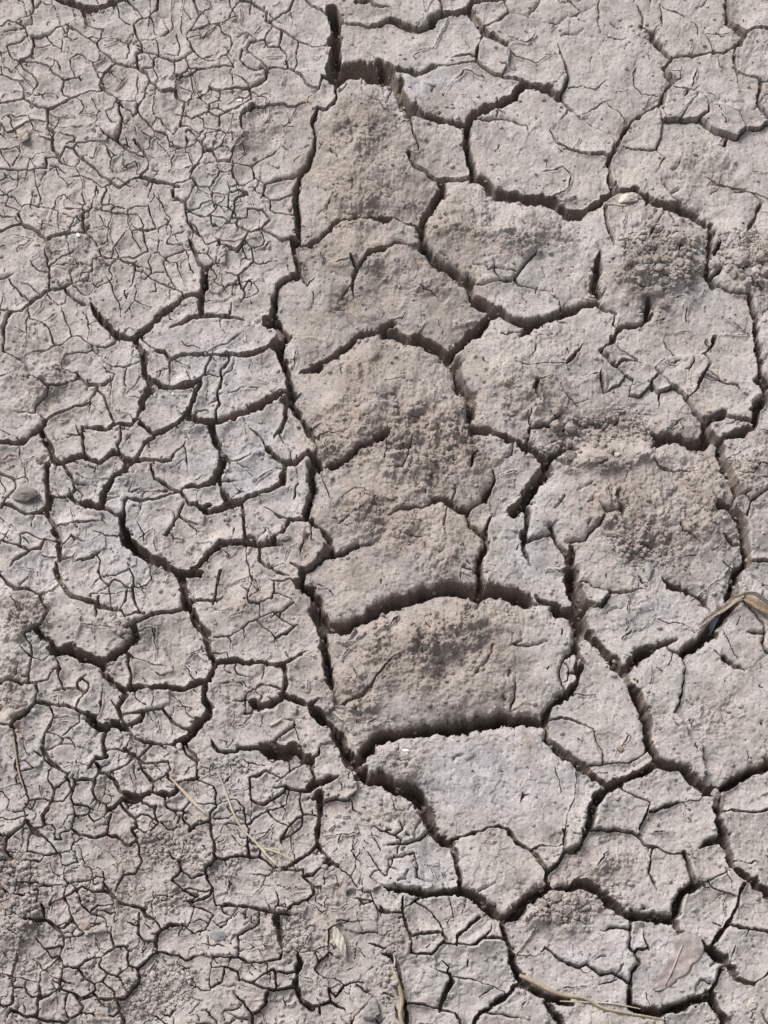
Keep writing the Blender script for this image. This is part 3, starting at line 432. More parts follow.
3|139.3,920.5 139.3,933.5 145.8,941.3 156.2,942.6;3|156.2,942.6 157.6,933.5 169.3,925.7 182.3,923.1;
3|156.2,942.6 156.2,953 148.4,959.5 138,969.9 130.2,967.3;3|130.2,967.3 127.6,958.2 130.2,951.7 125,946.5 114.6,947.8;
3|156.2,953 171.9,954.3;3|112,933.5 114.6,947.8 101.6,955.6 99,967.3 106.8,972.5;2|106.8,972.5 114.6,975.1 130.2,967.3;
3|138,969.9 139.3,980.4 130.2,990.8 125,998.6 99,999.9 93.8,993.4;2|106.8,972.5 104.2,980.4 95.1,984.3;
2|117.2,975.1 122.4,983 125,990.8;2|104.2,981.7 114.6,992.1;
4|79.4,968.6 85.9,979.1 95.1,984.3 96.4,990.8 80.7,998.6 72.9,994.7 59.9,988.2;3|79.4,968.6 85.9,962.1 99,956.9;
3|59.9,988.2 62.5,972.5 63.8,967.3 79.4,968.6;2|63.8,967.3 59.9,954.3;
3|59.9,988.2 52.1,994.7 41.7,999.9 39.1,983 41.7,972.5 52.1,964.7 59.9,956.9;3|0,975.1 11.7,977.8;
3|11.7,977.8 15.6,988.2 14.3,1003.8 5.2,1009 0,1003.8;4|11.7,976.4 15.6,959.5 18.2,947.8;2|11.7,977.8 26,979.1 39.1,980.4;
2|26,979.1 24.7,988.2 15.6,989.5;2|24.7,988.2 32.6,997.3 39.1,996;3|39.1,998.6 39.1,1016.8 33.9,1018.1;
4|11.7,1011.6 23.4,1018.1 33.9,1018.1 49.5,1022 65.1,1023.3;3|11.7,1011.6 7.8,1020.7;
4|65.1,1023.3 80.7,1012.9 83.3,1007.7 75.5,997.3;2|65.1,998.6 65.1,1011.6;2|80.7,1012.9 93.8,1014.2 100.3,1003.8 97.7,999.9;
3|117.2,1001.2 119.8,1011.6 114.6,1016.8 96.4,1016.8;3|119.8,1011.6 125,1022;2|78.1,1001.2 93.8,996;2|23.4,1003.8 24.7,1014.2;
2|46.9,949.1 52.1,956.9 59.9,954.3 59.9,946.5 44.3,947.8;2|33.9,936.1 46.9,949.1;2|63.8,938.7 78.1,936.1 82,932.2;
2|63.8,938.7 63.8,946.5;2|171.9,954.3 187.5,959.5 200,954.3;2|182.3,923.1 195.3,933.5;2|195.3,907.4 187.5,925.7;
3|179.7,899.6 187.5,903.5 200,902.2;2|143.2,1011.6 156.2,1016.8 166.7,1024.1;2|156.2,1011.6 169.3,1016.8 179.7,1001.2;
4|216,906.1 236.9,906.1 257.7,910 275.9,912.6;2|221.2,904.8 222.6,912.6 234.3,917.9;
2|259,911.3 259,923.1 253.8,927 238.2,936.1 238.2,956.9 244.7,960.8;2.5|213.4,956.9 226.5,958.2 239.5,958.2 246,962.1;
4|246,963.4 255.1,963.4 265.5,960.8 275.9,959.5;9|275.9,917.9 279.8,930.9 279.8,938.7;5|281.1,946.5 281.1,958.2;
8|296.8,951.7 300.7,962.1 296.8,975.1 295.5,988.2 302,1001.2 311.1,1007.7;
4|311.1,1007.7 320.2,1005.1 330.6,1002.5 343.6,1009 346.2,1012.9;3|320.2,1005.1 320.2,1016.8;
2|300.7,951.7 315,949.1 320.2,946.5 328,945.2;2|315,949.1 317.6,962.1;2|318.9,962.1 330.6,951.7 341,959.5;
2|315,969.9 318.9,976.4 328,980.4 335.8,979.1;2|330.6,1001.2 328,988.2 335.8,998.6 343.6,985.6 356.7,983 369.7,985.6;
3|356.7,985.6 367.1,993.4 371,990.8;3|239.5,980.4 252.5,983 257.7,977.8 273.3,969.9;
3|252.5,983 262.9,988.2 275.9,989.5 277.2,985.6 273.3,969.9;3|278.5,989.5 294.2,988.2;3|277.2,972.5 294.2,973.8;
3|268.1,992.1 265.5,1003.8 259,1011.6;4|259,1011.6 251.2,1012.9 244.7,1003.8 234.3,993.4;3|251.2,1012.9 252.5,1024.1;
2|239.5,980.4 238.2,972.5 223.9,967.3 210.8,968.6 210.8,962.1;2|223.9,967.3 222.6,983 210.8,988.2 208.2,977.8 210.8,968.6;
2|190,889.2 205.6,891.8 213.4,889.2 216,906.1;2|190,907.4 203,910 213.4,915.2 205.6,930.9 190,933.5;
2|328,945.2 328,930.9 335.8,925.7;2|351.5,930.9 359.3,933.5 377.5,933.5 377.5,923.1;
2|346.2,897 359.3,899.6 372.3,900.9 377.5,910 390,912.6;3|367.1,943.9 382.7,947.8 390,946.5;
3|402.1,897 403.4,910 406,923.1 411.2,934.8;2|380,907.4 387.8,912.6 403.4,912.6;4|411.2,934.8 426.9,933.5 442.5,933.5 445.1,940;
3|445.1,940 442.5,946.5 432.1,954.3 411.2,951.7 411.2,934.8;3|445.1,943.9 471.1,946 479,942.6 484.2,938.2 503.7,939.2;
3|456.8,946.5 456.8,936.1 465.9,930.9 469.8,924.4 480.3,917.9;1.5|484.2,938.2 490.7,930.9 492,923.1;
7|501.1,925.7 505,933.5 508.9,943.9 512.8,956.9;11|512.8,956.9 515.4,967.3 520.6,980.4;
6|512.8,984.3 510.2,990.8 499.8,1001.2 492,1006.4;5|492,1009 481.6,1014.2 473.8,1022;
6|450.3,975.1 451.6,983 445.1,993.4 441.2,1010.3;3|441.2,1010.3 429.5,1006.4 421.7,1003.8;3|441.2,1010.3 455.5,1014.2 460.7,1022;
2|437.3,964.7 442.5,960.8 449,967.3 447.7,973.8 436,969.9 437.3,964.7;2|467.2,958.2 467.2,967.3;
1.5|451.6,976.4 465.9,980.4 484.2,983 502.4,990.8;5|380,954.3 393,956.9 398.2,969.9 403.4,988.2;5|400.8,988.2 406,1001.2 406,1022;
10|520.6,983 533.6,990.8 546.7,997.3 562.3,1001.2 572.7,1005.1;9|546.7,1003.8 554.5,1014.2 562.3,1024.1;
1.5|520.6,954.3 536.2,955.6 546.7,949.1;3|545.4,949.1 557.1,959.5 570.1,964.7 580,968.6;2|486.8,1014.2 510.2,1016.8 525.8,1019.4;
3|406,1001.2 421.7,1003.8;6|676.1,927 682.6,936.1 693,941.3;11|693,943.9 706,949.1 724.2,959.5;
6|724.2,959.5 732.1,972.5 734.7,976.4;5|734.7,977.8 745.1,983 754.2,984.3;6|712.5,946.5 719,936.1 728.2,925.7;
3|568,964.7 578.4,968.6 586.2,966 599.2,975.1 612.3,972.5 627.9,983;5|630.5,984.3 630.5,993.4;2|594,988.2 604.5,983 616.2,979.1;
3|630.5,984.3 633.1,972.5 639.6,964.7 635.7,954.3 637,950.4 648.7,949.1;3|648.7,950.4 643.5,938.7 643.5,933.5;
8|629.2,1001.2 630.5,1006.4 638.3,1009;11|638.3,1009 659.1,1012.9 672.2,1009 687.8,1003.8 706,997.3;
4|707.3,996 711.2,988.2 717.7,980.4 721.6,969.9 726.9,964.7;11|709.9,998.6 716.4,1009 724.2,1022;2|630.5,930.9 630.5,949.1;
3|601.9,930.9 609.7,927 630.5,930.9 631.8,917.9;1.5|695.6,988.2 700.8,980.4 711.2,983;2|663.1,1009 664.4,1022;
3|760.7,1011.6 768,1022;2|776.3,962.1 760.7,980.4 754.2,984.3;2|745.1,938.7 747.7,930.9;
15|337.1,734.8 344.9,750.4 351.5,766 367.1,779.1 390,784.3;8|346.2,750.4 356.7,766 356.7,779.1;
"""
LINES = []
for it in CRACKS.replace('\n', '').split(';'):
    if it:
        wd, p = it.split('|')
        wd = float(wd); wd = wd * (.90 if wd <= 2 else .90 + .10 * min(1, (wd - 2) / 3))
        if wd > 3 and float(p.split()[0].split(',')[0]) < 325: wd *= .74
        elif wd > 5: wd *= .93
        LINES.append((wd, np.array([[float(q) for q in s.split(',')] for s in p.split()])))

# beyond the picture: cracks that leave it run on a little and meet a crack all round
def run_on(p):
    p = [q for q in p]
    for e in (0, -1):
        q = p[e]; out = np.zeros(2)
        if q[0] < 3: out[0] = -24
        if q[0] > 765: out[0] = 24
        if q[1] < 3: out[1] = -24
        if q[1] > 1021: out[1] = 24
        if out.any():
            p.insert(0, q + out) if e == 0 else p.append(q + out)
    return np.array(p)
LINES = [(wd, run_on(p)) for wd, p in LINES]
_rr = np.random.RandomState(5)
_ring = [(x, -19) for x in range(-19, 787, 17)] + [(787, y) for y in range(-19, 1043, 17)] + [(x, 1043) for x in range(787, -19, -17)] + [(-19, y) for y in range(1043, -19, -17)]
_ring = np.array(_ring, float) + _rr.uniform(-8, 8, (len(_ring), 2)); _ring = np.vstack([_ring, _ring[:1]])
LINES.append((4.0, _ring))

def seg_dist(X, Y, a, b):
    ax, ay = a; dx, dy = b[0] - ax, b[1] - ay
    L = dx * dx + dy * dy + 1e-9
    t = np.clip(((X - ax) * dx + (Y - ay) * dy) / L, 0, 1)
    return np.hypot(X - ax - t * dx, Y - ay - t * dy), t

# which line ends are free (taper there)
ALLSEG = [(i, p[k], p[k + 1], wd) for i, (wd, p) in enumerate(LINES) for k in range(len(p) - 1)]
SA = np.array([s[1] for s in ALLSEG]); SB = np.array([s[2] for s in ALLSEG]); SI = np.array([s[0] for s in ALLSEG])
SW = np.array([s[3] for s in ALLSEG])
def end_free(i, q):
    d = SB - SA; L = (d ** 2).sum(1) + 1e-9
    t = np.clip(((q - SA) * d).sum(1) / L, 0, 1)
    dist = np.hypot(*(SA + d * t[:, None] - q).T) - SW / 2
    dist[SI == i] = 99
    return dist.min() > 2.5 and -4 < q[0] < 772 and -4 < q[1] < 1028
def join_up(i, p, e):
    """a crack that stops just short of another one in its path runs on into it"""
    q = p[e]; back = p[1] if e == 0 else p[-2]
    if not end_free(i, q): return None
    dr = q - back; dr = dr / (np.hypot(*dr) + 1e-6)
    d = SB - SA; L = (d ** 2).sum(1) + 1e-9
    t = np.clip(((q - SA) * d).sum(1) / L, 0, 1); near = SA + d * t[:, None]; to = near - q
    dist = np.hypot(*to.T); dist[SI == i] = 99
    dist[(to @ dr) / (dist + 1e-6) < .45] = 99
    k = dist.argmin()
    return near[k] if dist[k] < 11 else None
for i, (wd, p) in enumerate(LINES):
    a_, b_ = join_up(i, p, 0), join_up(i, p, -1)
    if a_ is not None: p = np.vstack([a_[None], p])
    if b_ is not None: p = np.vstack([p, b_[None]])
    LINES[i] = (wd, p)
ALLSEG = [(i, p[k], p[k + 1], wd) for i, (wd, p) in enumerate(LINES) for k in range(len(p) - 1)]
SA = np.array([s[1] for s in ALLSEG]); SB = np.array([s[2] for s in ALLSEG]); SI = np.array([s[0] for s in ALLSEG])
SW = np.array([s[3] for s in ALLSEG])
FREE = [(end_free(i, p[0]), end_free(i, p[-1])) for i, (wd, p) in enumerate(LINES)]

H = 2 / 3.0
U0, V0, NU, NV = -32.0, -32.0, 1249, 1633
u1 = (U0 + np.arange(NU) * H).astype(np.float32); v1 = (V0 + np.arange(NV) * H).astype(np.float32)
U, V = np.meshgrid(u1, v1)

def warp(U, V):
    du = fbm(U, V, 17, 3, 11, .55) * 2.5 + fbm(U, V, 4.5, 2, 12) * .8
    dv = fbm(U, V, 17, 3, 15, .55) * 2.5 + fbm(U, V, 4.5, 2, 16) * .8
    return U + du, V + dv

WU, WV = warp(U, V)
R = 13.0
SD = np.full(U.shape, R, np.float32)      # distance to the nearest crack edge, + inside a plate
CW = np.full(U.shape, 2.0, np.float32)    # the width of that crack
SL = np.full(U.shape, R, np.float32)      # the same with joined-up ends, to tell plates apart
WNOISE = 1 + 0.45 * fbm(U, V, 9, 2, 21)
for i, (wd, p) in enumerate(LINES):
    seg = np.hypot(*(p[1:] - p[:-1]).T); tot = seg.sum(); s0 = 0
    fa, fb = FREE[i]
    for k in range(len(p) - 1):
        a, b = p[k], p[k + 1]
        M = R + wd / 2 + 5
        i0 = max(0, int((min(a[0], b[0]) - M - U0) / H)); i1 = min(NU, int((max(a[0], b[0]) + M - U0) / H) + 2)
        j0 = max(0, int((min(a[1], b[1]) - M - V0) / H)); j1 = min(NV, int((max(a[1], b[1]) + M - V0) / H) + 2)
        if i0 >= i1 or j0 >= j1: s0 += seg[k]; continue
        sl_ = (slice(j0, j1), slice(i0, i1))
        d, t = seg_dist(WU[sl_], WV[sl_], a, b)
        s = s0 + t * seg[k]
        tp = np.ones_like(d)
        if fa: tp = np.minimum(tp, 0.25 + s / max(6, min(14, tot * .5)))
        if fb: tp = np.minimum(tp, 0.25 + (tot - s) / max(6, min(14, tot * .5)))
        ww = wd * np.clip(tp, 0, 1) * WNOISE[sl_]
        e = d - ww / 2
        m = e < SD[sl_]
        SD[sl_] = np.where(m, e, SD[sl_]); CW[sl_] = np.where(m, wd * np.clip(tp, .3, 1), CW[sl_])
        if wd >= 1.35:
            ex = 3.0 / (seg[k] + 1e-6)
            a2 = a - (b - a) * ex if k == 0 else a; b2 = b + (b - a) * ex if k == len(p) - 2 else b
            d2, _ = seg_dist(WU[sl_], WV[sl_], a2, b2)
            SL[sl_] = np.minimum(SL[sl_], d2 - max(wd * .8, 1.7) / 2)
        s0 += seg[k]
print('cracks rasterised')

NECK, MINAREA = 6.2, 90
# ---------------------------------------------------------------- plates: connected ground between the cracks
def components(mask):
    h, wdt = mask.shape
    parent = [0]; prev = []; rows = []
    def find(x):
        while parent[x] != x:
            parent[x] = parent[parent[x]]; x = parent[x]
        return x
    for j in range(h):
        r = mask[j].astype(np.int8); dd = np.diff(np.concatenate(([0], r, [0])))
        st = np.nonzero(dd == 1)[0]; en = np.nonzero(dd == -1)[0]
        cur = []; q = 0
        for s, e in zip(st.tolist(), en.tolist()):
            lab = 0
            while q < len(prev) and prev[q][1] <= s: q += 1
            qq = q
            while qq < len(prev) and prev[qq][0] < e:
                l2 = find(prev[qq][2])
                if lab == 0: lab = l2
                elif l2 != lab: parent[max(l2, lab)] = min(l2, lab); lab = min(l2, lab)
                qq += 1
            if lab == 0: lab = len(parent); parent.append(lab)
            cur.append((s, e, lab))
        rows.append(cur); prev = cur
    out = np.zeros(mask.shape, np.int32)
    for j, cur in enumerate(rows):
        for s, e, l in cur: out[j, s:e] = find(l)
    return out

# flood from the plates' middles down to the crack edges; where two fronts meet in a narrow neck the crack is taken as closed
LAB = np.zeros(SL.shape, np.int32); peak = {}; nxt = 1
def grow(LAB, mask, it):
    for _ in range(it):
        z = (LAB == 0) & mask
        if not z.any(): break
        n = LAB.copy()
        for ax, sh in ((0, 1), (0, -1), (1, 1), (1, -1)):
            n = np.where((n == 0) & mask, np.roll(LAB, sh, ax), n)
        if (n == LAB).all(): break
        LAB = n
    return LAB
for lev in np.arange(12.5, -0.01, -0.7):
    mask = SL > lev
    comp = components(mask)
    m = (LAB > 0) & mask
    pairs = np.unique(comp[m].astype(np.int64) * 100000 + LAB[m])
    cc = pairs // 100000; ll = pairs % 100000
    remap = {}
    from collections import defaultdict
    D = defaultdict(list)
    for c_, l_ in zip(cc.tolist(), ll.tolist()): D[c_].append(l_)
    areas = np.bincount(LAB.ravel(), minlength=nxt + 1)
    for c_, ls in D.items():
        if len(ls) > 1:
            ls.sort(key=lambda l: -areas[l]); big = ls[0]
            for l in ls[1:]:
                if lev > NECK or peak[l] - lev < 1.0: remap[l] = big
    if remap:
        lut = np.arange(nxt + 1)
        for l, b_ in remap.items(): lut[l] = b_
        LAB = lut[LAB].astype(np.int32)
    cid, ca = np.unique(comp, return_counts=True)
    has = set(cc.tolist())
    lut = np.zeros(comp.max() + 1, np.int32)
    for c_, a_ in zip(cid.tolist(), ca.tolist()):
        if c_ and c_ not in has and a_ > 6:
            lut[c_] = nxt; peak[nxt] = lev; nxt += 1
    LAB = np.where(LAB == 0, lut[comp], LAB)
    LAB = grow(LAB, mask, 14)
LAB = grow(LAB, np.ones_like(LAB, bool), 40)
for amin in (30, 60, MINAREA):
    ids, inv, cnt = np.unique(LAB, return_inverse=True, return_counts=True)
    inv = inv.reshape(LAB.shape)
    small = cnt < amin / (H * H)
    small[ids == 0] = True
    newid = np.zeros(len(ids), np.int32); newid[~small] = 1 + np.arange((~small).sum())
    LAB = grow(newid[inv], np.ones_like(LAB, bool), 80)
NL = LAB.max()
AREA = np.bincount(LAB.ravel(), minlength=NL + 1) * H * H
print('plates', NL, 'large', (AREA > 2500).sum())
# ---------------------------------------------------------------- relief, in millimetres
# broad mounds: centre x, y, half sizes, turn in degrees, height, roughness
MOUNDS = [
 (362, 165, 46, 80, 8, 11, .8), (405, 178, 26, 45, 0, 3, .4), (500, 232, 78, 34, 8, 12, .85), (655, 262, 46, 44, 0, 13, 1.0),
 (400, 275, 70, 34, 12, 8, .55), (350, 255, 40, 26, 0, 5, .5), (380, 385, 55, 44, 0, 10, .7), (350, 440, 40, 40, 0, 7, .8),
 (430, 440, 70, 60, -15, 9, 1.0), (385, 520, 55, 38, 0, 6, .8), (440, 545, 42, 40, 0, 5, .5), (430, 640, 85, 46, -8, 14, 1.0),
 (360, 690, 34, 34, 0, 6, .8), (520, 392, 48, 34, 0, 8, .7), (545, 350, 50, 26, 0, 5, .5), (608, 462, 70, 10, -7, 8, .8),
 (650, 520, 64, 44, 10, 7, .9), (700, 500, 40, 50, 0, 5, .7), (610, 505, 40, 30, 0, 5, .6), (755, 262, 26, 40, 0, 11, 1.0),
 (700, 170, 60, 26, 10, 4, .5), (755, 470, 26, 50, 0, 6, .7), (700, 715, 50, 30, 0, 3, .5), (600, 865, 40, 26, 0, 4, .8),
 (555, 905, 40, 30, 0, 3, .9), (620, 600, 46, 20, 0, 3, .3), (395, 805, 36, 26, 0, 6, .4), (240, 135, 46, 30, 0, 5, .5),
 (70, 250, 60, 46, 0, 5, .5), (35, 380, 40, 40, 0, 4, .7), (25, 620, 30, 34, 0, 5, .9), (250, 605, 36, 24, 0, 4, .3),
 (130, 470, 40, 20, 0, 3, .2), (100, 115, 60, 40, 0, 4, .3), (130, 620, 50, 18, -5, 7, .3), (250, 120, 30, 26, 0, 4, .6),
 (120, 890, 40, 20, 0, 4, .9), (300, 940, 50, 40, 0, 4, .8), (330, 880, 30, 44, 0, 4, .7), (20, 900, 34, 60, 0, 3, 1.0),
 (130, 1000, 50, 26, -20, 3, 1.0), (175, 850, 50, 26, 0, 2, 1.0), (395, 950, 18, 60, 0, 3, .9), (510, 820, 60, 40, 0, -2, .0),
 (15, 690, 20, 60, 0, 4, .7), (240, 690, 40, 20, 0, 3, .4), (520, 440, 26, 30, 0, 5, .2), (600, 425, 52, 17, -4, -9, .9),
 (345, 310, 16, 12, 0, -3, .9), (190, 420, 16, 10, 0, 2, .2), (700, 610, 30, 20, 0, -2, .1), (215, 40, 40, 40, 0, 2, .3),
 (395, 765, 26, 24, 0, 5, .6), (230, 720, 30, 20, 0, 3, .3), (470, 690, 50, 14, -6, 4, .3), (745, 60, 30, 50, 0, 2, .4),
]
MACRO = np.zeros(U.shape, np.float32); ROUGH = np.zeros(U.shape, np.float32)
def blob(U, V, m):
    cx, cy, rx, ry, ang, h, r = m
    a = radians(ang); dx, dy = U - cx, V - cy
    x = (dx * math.cos(a) + dy * math.sin(a)) / rx; y = (-dx * math.sin(a) + dy * math.cos(a)) / ry
    return np.exp(-(x * x + y * y) * 1.3)
DU = fbm(U, V, 40, 3, 31) * 14; DV = fbm(U, V, 40, 3, 35) * 14
for m in MOUNDS:
    g = blob(U + DU, V + DV, m)
    MACRO += g * m[5] * 1.35; ROUGH = np.maximum(ROUGH, np.minimum(1, g * 1.5) * m[6] * (.5 if m[0] < 430 and m[1] > 830 else 1))
MACRO += fbm(U, V, 120, 3, 41) * 3.0
GRASSY = sstep(.5, .75, vnoise(U / 45, V / 45, 44) * .5 + .5)
ROUGH = np.clip(ROUGH + .16 * fbm(U, V, 30, 3, 43), 0, 1)
COLUMN = sstep(18, -12, np.abs(U + DU - (392 + (V - 400) * .05)) - (92 + 30 * sstep(500, 640, V))) * sstep(60, 110, V) * sstep(745, 700, V)
COLUMN = np.maximum(COLUMN, sstep(1.15, .6, np.hypot((U + DU - 640) / 130, (V + DV - 500) / 110)) * .75)
CRUMB = np.zeros(U.shape, np.float32)     # where loose crumbs lie
for m in [(600, 428, 56, 18, -4, 0, 1.0), (665, 262, 38, 36, 0, 0, 1), (740, 252, 30, 26, 0, 0, 1), (560, 905, 38, 22, 0, 0, .9), (600, 895, 40, 16, 20, 0, .6),
          (645, 555, 34, 20, 10, 0, .7), (170, 850, 40, 20, 0, 0, .7), (220, 870, 26, 16, 0, 0, .7), (160, 990, 46, 24, -25, 0, 1), (20, 900, 24, 60, 0, 0, .8),
          (290, 935, 30, 30, 0, 0, .7), (390, 960, 10, 60, 0, 0, .8), (170, 900, 24, 16, 0, 0, .8), (260, 850, 40, 14, 0, 0, .5), (400, 470, 30, 26, 0, 0, .35),
          (60, 985, 20, 14, 0, 0, .5), (430, 640, 60, 30, 0, 0, .25), (550, 450, 40, 7, 0, 0, .8), (115, 620, 26, 12, 0, 0, .5), (225, 770, 40, 12, 0, 0, .6),
          (85, 905, 16, 14, 0, 0, .8), (740, 470, 24, 16, 0, 0, .6), (620, 22, 20, 12, 0, 0, .4), (645, 30, 16, 18, 0, 0, .5), (215, 175, 10, 9, 0, 0, .6), (730, 1005, 30, 14, 0, 0, .4)]:
    CRUMB = np.maximum(CRUMB, np.minimum(1, blob(U + DU * .6, V + DV * .6, m) * 1.5) * m[6])

# fine hairlines between the traced cracks, mostly in the finely cracked ground to one side
XX = fbm(U, V, 16, 3, 51) * 5 + U; YY = fbm(U, V, 16, 3, 53) * 5 + V
def cell_edges(x, y, sc_, seed):
    """distance to the border between two cells, and one random number per border"""
    gx_ = x / sc_; gy_ = y / sc_; xi = np.floor(gx_).astype(np.int32); yi = np.floor(gy_).astype(np.int32)
    big = np.full(x.shape, 9., np.float32); d1 = big; d2 = big; zero = np.zeros(x.shape, np.float32)
    px1 = py1 = px2 = py2 = zero
    for dy in (-1, 0, 1):
        for dx in (-1, 0, 1):
            cx = xi + dx; cy = yi + dy
            jx = _TAB[(cy + seed * 13) & 255, (cx + seed * 29) & 255]; jy = _TAB[(cx + seed * 7 + 101) & 255, (cy + seed * 5 + 57) & 255]
            qx = cx + .5 + (jx - .5) * .9; qy = cy + .5 + (jy - .5) * .9
            d = np.hypot(qx - gx_, qy - gy_).astype(np.float32)
            m1 = d < d1; m2 = (~m1) & (d < d2)
            d2 = np.where(m1, d1, np.where(m2, d, d2)); px2 = np.where(m1, px1, np.where(m2, qx, px2)); py2 = np.where(m1, py1, np.where(m2, qy, py2))
            d1 = np.where(m1, d, d1); px1 = np.where(m1, qx, px1); py1 = np.where(m1, qy, py1)
    sep = np.hypot(px1 - px2, py1 - py2) + 1e-6
    e = (d2 ** 2 - d1 ** 2) / (2 * sep) * sc_
    hsh = np.modf(np.abs(np.sin((px1 + px2) * 12.9898 + (py1 + py2) * 78.233)) * 43.758)[0]
    return e.astype(np.float32), hsh
def soften(a, k, n=2):
    for _ in range(n):
        for ax in (0, 1):
            c = np.cumsum(np.pad(a, [(k + 1, k) if x == ax else (0, 0) for x in (0, 1)], mode='edge'), axis=ax, dtype=np.float64)
            m_ = a.shape[ax]
            a = ((np.take(c, np.arange(2 * k + 1, 2 * k + 1 + m_), ax) - np.take(c, np.arange(0, m_), ax)) / (2 * k + 1)).astype(np.float32)
    return a
hair1, h1 = cell_edges(XX, YY, 19, 3); hair2, h2 = cell_edges(XX + 71, YY, 33, 9); hair3, h3 = cell_edges(XX, YY + 33, 11, 5)
left = sstep(330, 250, U + DU) ; low = sstep(740, 820, V) * sstep(470, 330, U)
fine = np.clip(left * .75 + low * .8, 0, 1)
DENS = np.clip(fine + .30 * sstep(330, 380, U) * sstep(150, 90, V) + .22 * sstep(190, 120, np.hypot(U - 690, V - 360)) + .12 * sstep(430, 480, V) * sstep(560, 620, U) - ROUGH * .1, 0, 1)
gy0, gx0 = np.gradient(SD, H)
def clean(e):
    """drop hairlines that would run alongside a traced crack"""
    gy1, gx1 = np.gradient(e, H); n_ = (np.hypot(gx0, gy0) * np.hypot(gx1, gy1) + 1e-6)
    par = soften((np.abs(gx0 * gx1 + gy0 * gy1) / n_).astype(np.float32), 2, 1)
    return np.where((SD < 4.5) & (par > .72), 9, e)
hair1, hair2, hair3 = clean(hair1), clean(hair2), clean(hair3)
upl = sstep(290, 240, U + DU) * sstep(330, 250, V + DV)      # the closed mosaic of the upper corner
wv = .50 + .28 * fbm(U, V, 10, 2, 58)
HE = np.minimum(np.where(h2 < .10 + .40 * DENS, hair2 - wv * 1.05, 9), np.where(h1 < .01 + .30 * DENS + .46 * upl, hair1 - wv * (.95 + .40 * upl), 9))
HE = np.minimum(HE, np.where(h3 < .02 + .30 * np.maximum(low, CRUMB * .7), hair3 - wv * .9, 9))
# chipped rims along the wide cracks
cw_ = soften(CW, 4); wd_ = sstep(3, 7, cw_)
chip = fbm(U, V, 6.5, 3, 79, .6)
SD = SD - wd_ * sstep(-2.4, -.6, SD) * (np.clip(chip - .12, 0, 1) * 4.5 + chip * .8)
hm = (HE < SD) & (SD > .3) & (HE < 1.5)
SD = np.where(hm, HE, SD); CW = np.where(hm, .9 + .7 * upl, CW)
HAIR = 0

rs = np.random.RandomState(11)
off = rs.uniform(-1.3, 1.3, NL + 1); tx = rs.uniform(-.13, .13, NL + 1); ty = rs.uniform(-.13, .13, NL + 1)
cu = np.bincount(LAB.ravel(), U.ravel(), NL + 1) / np.maximum(1, np.bincount(LAB.ravel(), minlength=NL + 1))
cv = np.bincount(LAB.ravel(), V.ravel(), NL + 1) / np.maximum(1, np.bincount(LAB.ravel(), minlength=NL + 1))
sc = np.clip(60 / np.sqrt(AREA + 1), .15, 1)
tx *= sc; ty *= sc; off = off * np.clip(sc * 1.4, .3, 1)
PL = off[LAB] + tx[LAB] * (U - cu[LAB]) + ty[LAB] * (V - cv[LAB])
PL = PL * sstep(0, 5, SD + 2)
smallpl = np.clip(1.3 - np.sqrt(AREA) / 110, 0, 1)[LAB]
dm = np.maximum(SD, 0)
CURL = smallpl * (5.6 * np.exp(-dm / 6.0) - 1.8 * np.exp(-dm / 1.2)) * np.clip(CW / 2.5, .60, 1) - (1 - smallpl) * (1.6 * np.exp(-dm / 1.8) + 2.8 * np.exp(-dm / 6.5)) * np.clip(CW / 6, .12, 1.3)

# texture of the ground itself
n1 = fbm(U, V, 34, 3, 61) * 1.5
n2 = fbm(U, V, 11, 4, 63, .55)
n3 = fbm(U, V, 3.2, 3, 65, .6)
n4 = fbm(U, V, 1.5, 2, 67, .6)
def lumps(x, y, sc, seed):
    a_, b_, q_ = worley(x, y, sc, seed)
    return sstep(0, .42, (b_ - a_) / sc) * (.35 + .9 * q_)
lump = lumps(U + n2 * 7, V + n1 * 3, 21, 21) * 3.0 + lumps(U + n3 * 2.5, V + n2 * 4, 9.5, 25) * 1.9 + lumps(U + n3, V - n3, 4.4, 27) * .9
pit1, _, pq = worley(U + n3, V + n3, 7, 33)
pits = -np.clip(1 - pit1 / (.9 + 1.6 * pq), 0, 1) * np.where(pq > .45, 1, 0) * 1.2
RK = ROUGH ** 1.3 * (.55 + .45 * sstep(-.25, .3, fbm(U, V, 24, 3, 69)))
ridge = 1 - np.abs(fbm(U, V, 16, 3, 68, .5)) * 3.2
nb = fbm(U, V, 30, 3, 62, .55)
DET = n1 * 1.4 + nb * (1.6 + 10.5 * RK) + n2 * (.7 + 3.2 * RK) + n3 * (.15 + .9 * RK) + n4 * (.07 + .45 * RK) + RK * (lump - 2.6) * 1.7 + ridge * RK * 1.6 + pits * (1 - RK * .6)
CRK = sstep(.3, .8, CRUMB)
DET += CRK * (lumps(U, V, 6, 29) - .5) * 1.6
# sunken cells: thin chipped steps
ch = fbm(U, V, 26, 3, 71)
DET += -sstep(.16, .20, ch) * .9 * (1 - RK) - sstep(.2, .24, fbm(U, V, 14, 3, 73)) * .7

# the crack itself
depth = np.clip(4.0 + 2.7 * CW, 6.5, 36) * (1 + .25 * fbm(U, V, 14, 2, 81))
# draw the vertices next to a crack's edge onto it, for a crisp outline
gy, gx = np.gradient(SD, H)
gn = np.hypot(gx, gy) + 1e-6
gx /= gn; gy /= gn
pull = np.where((SD > -.29) & (SD < .38), SD, 0) + np.where((SD <= -.29) & (SD > -.95), (SD + .48) * .85, 0)
SE = SD - pull
PU = U - gx * pull; PV = V - gy * pull

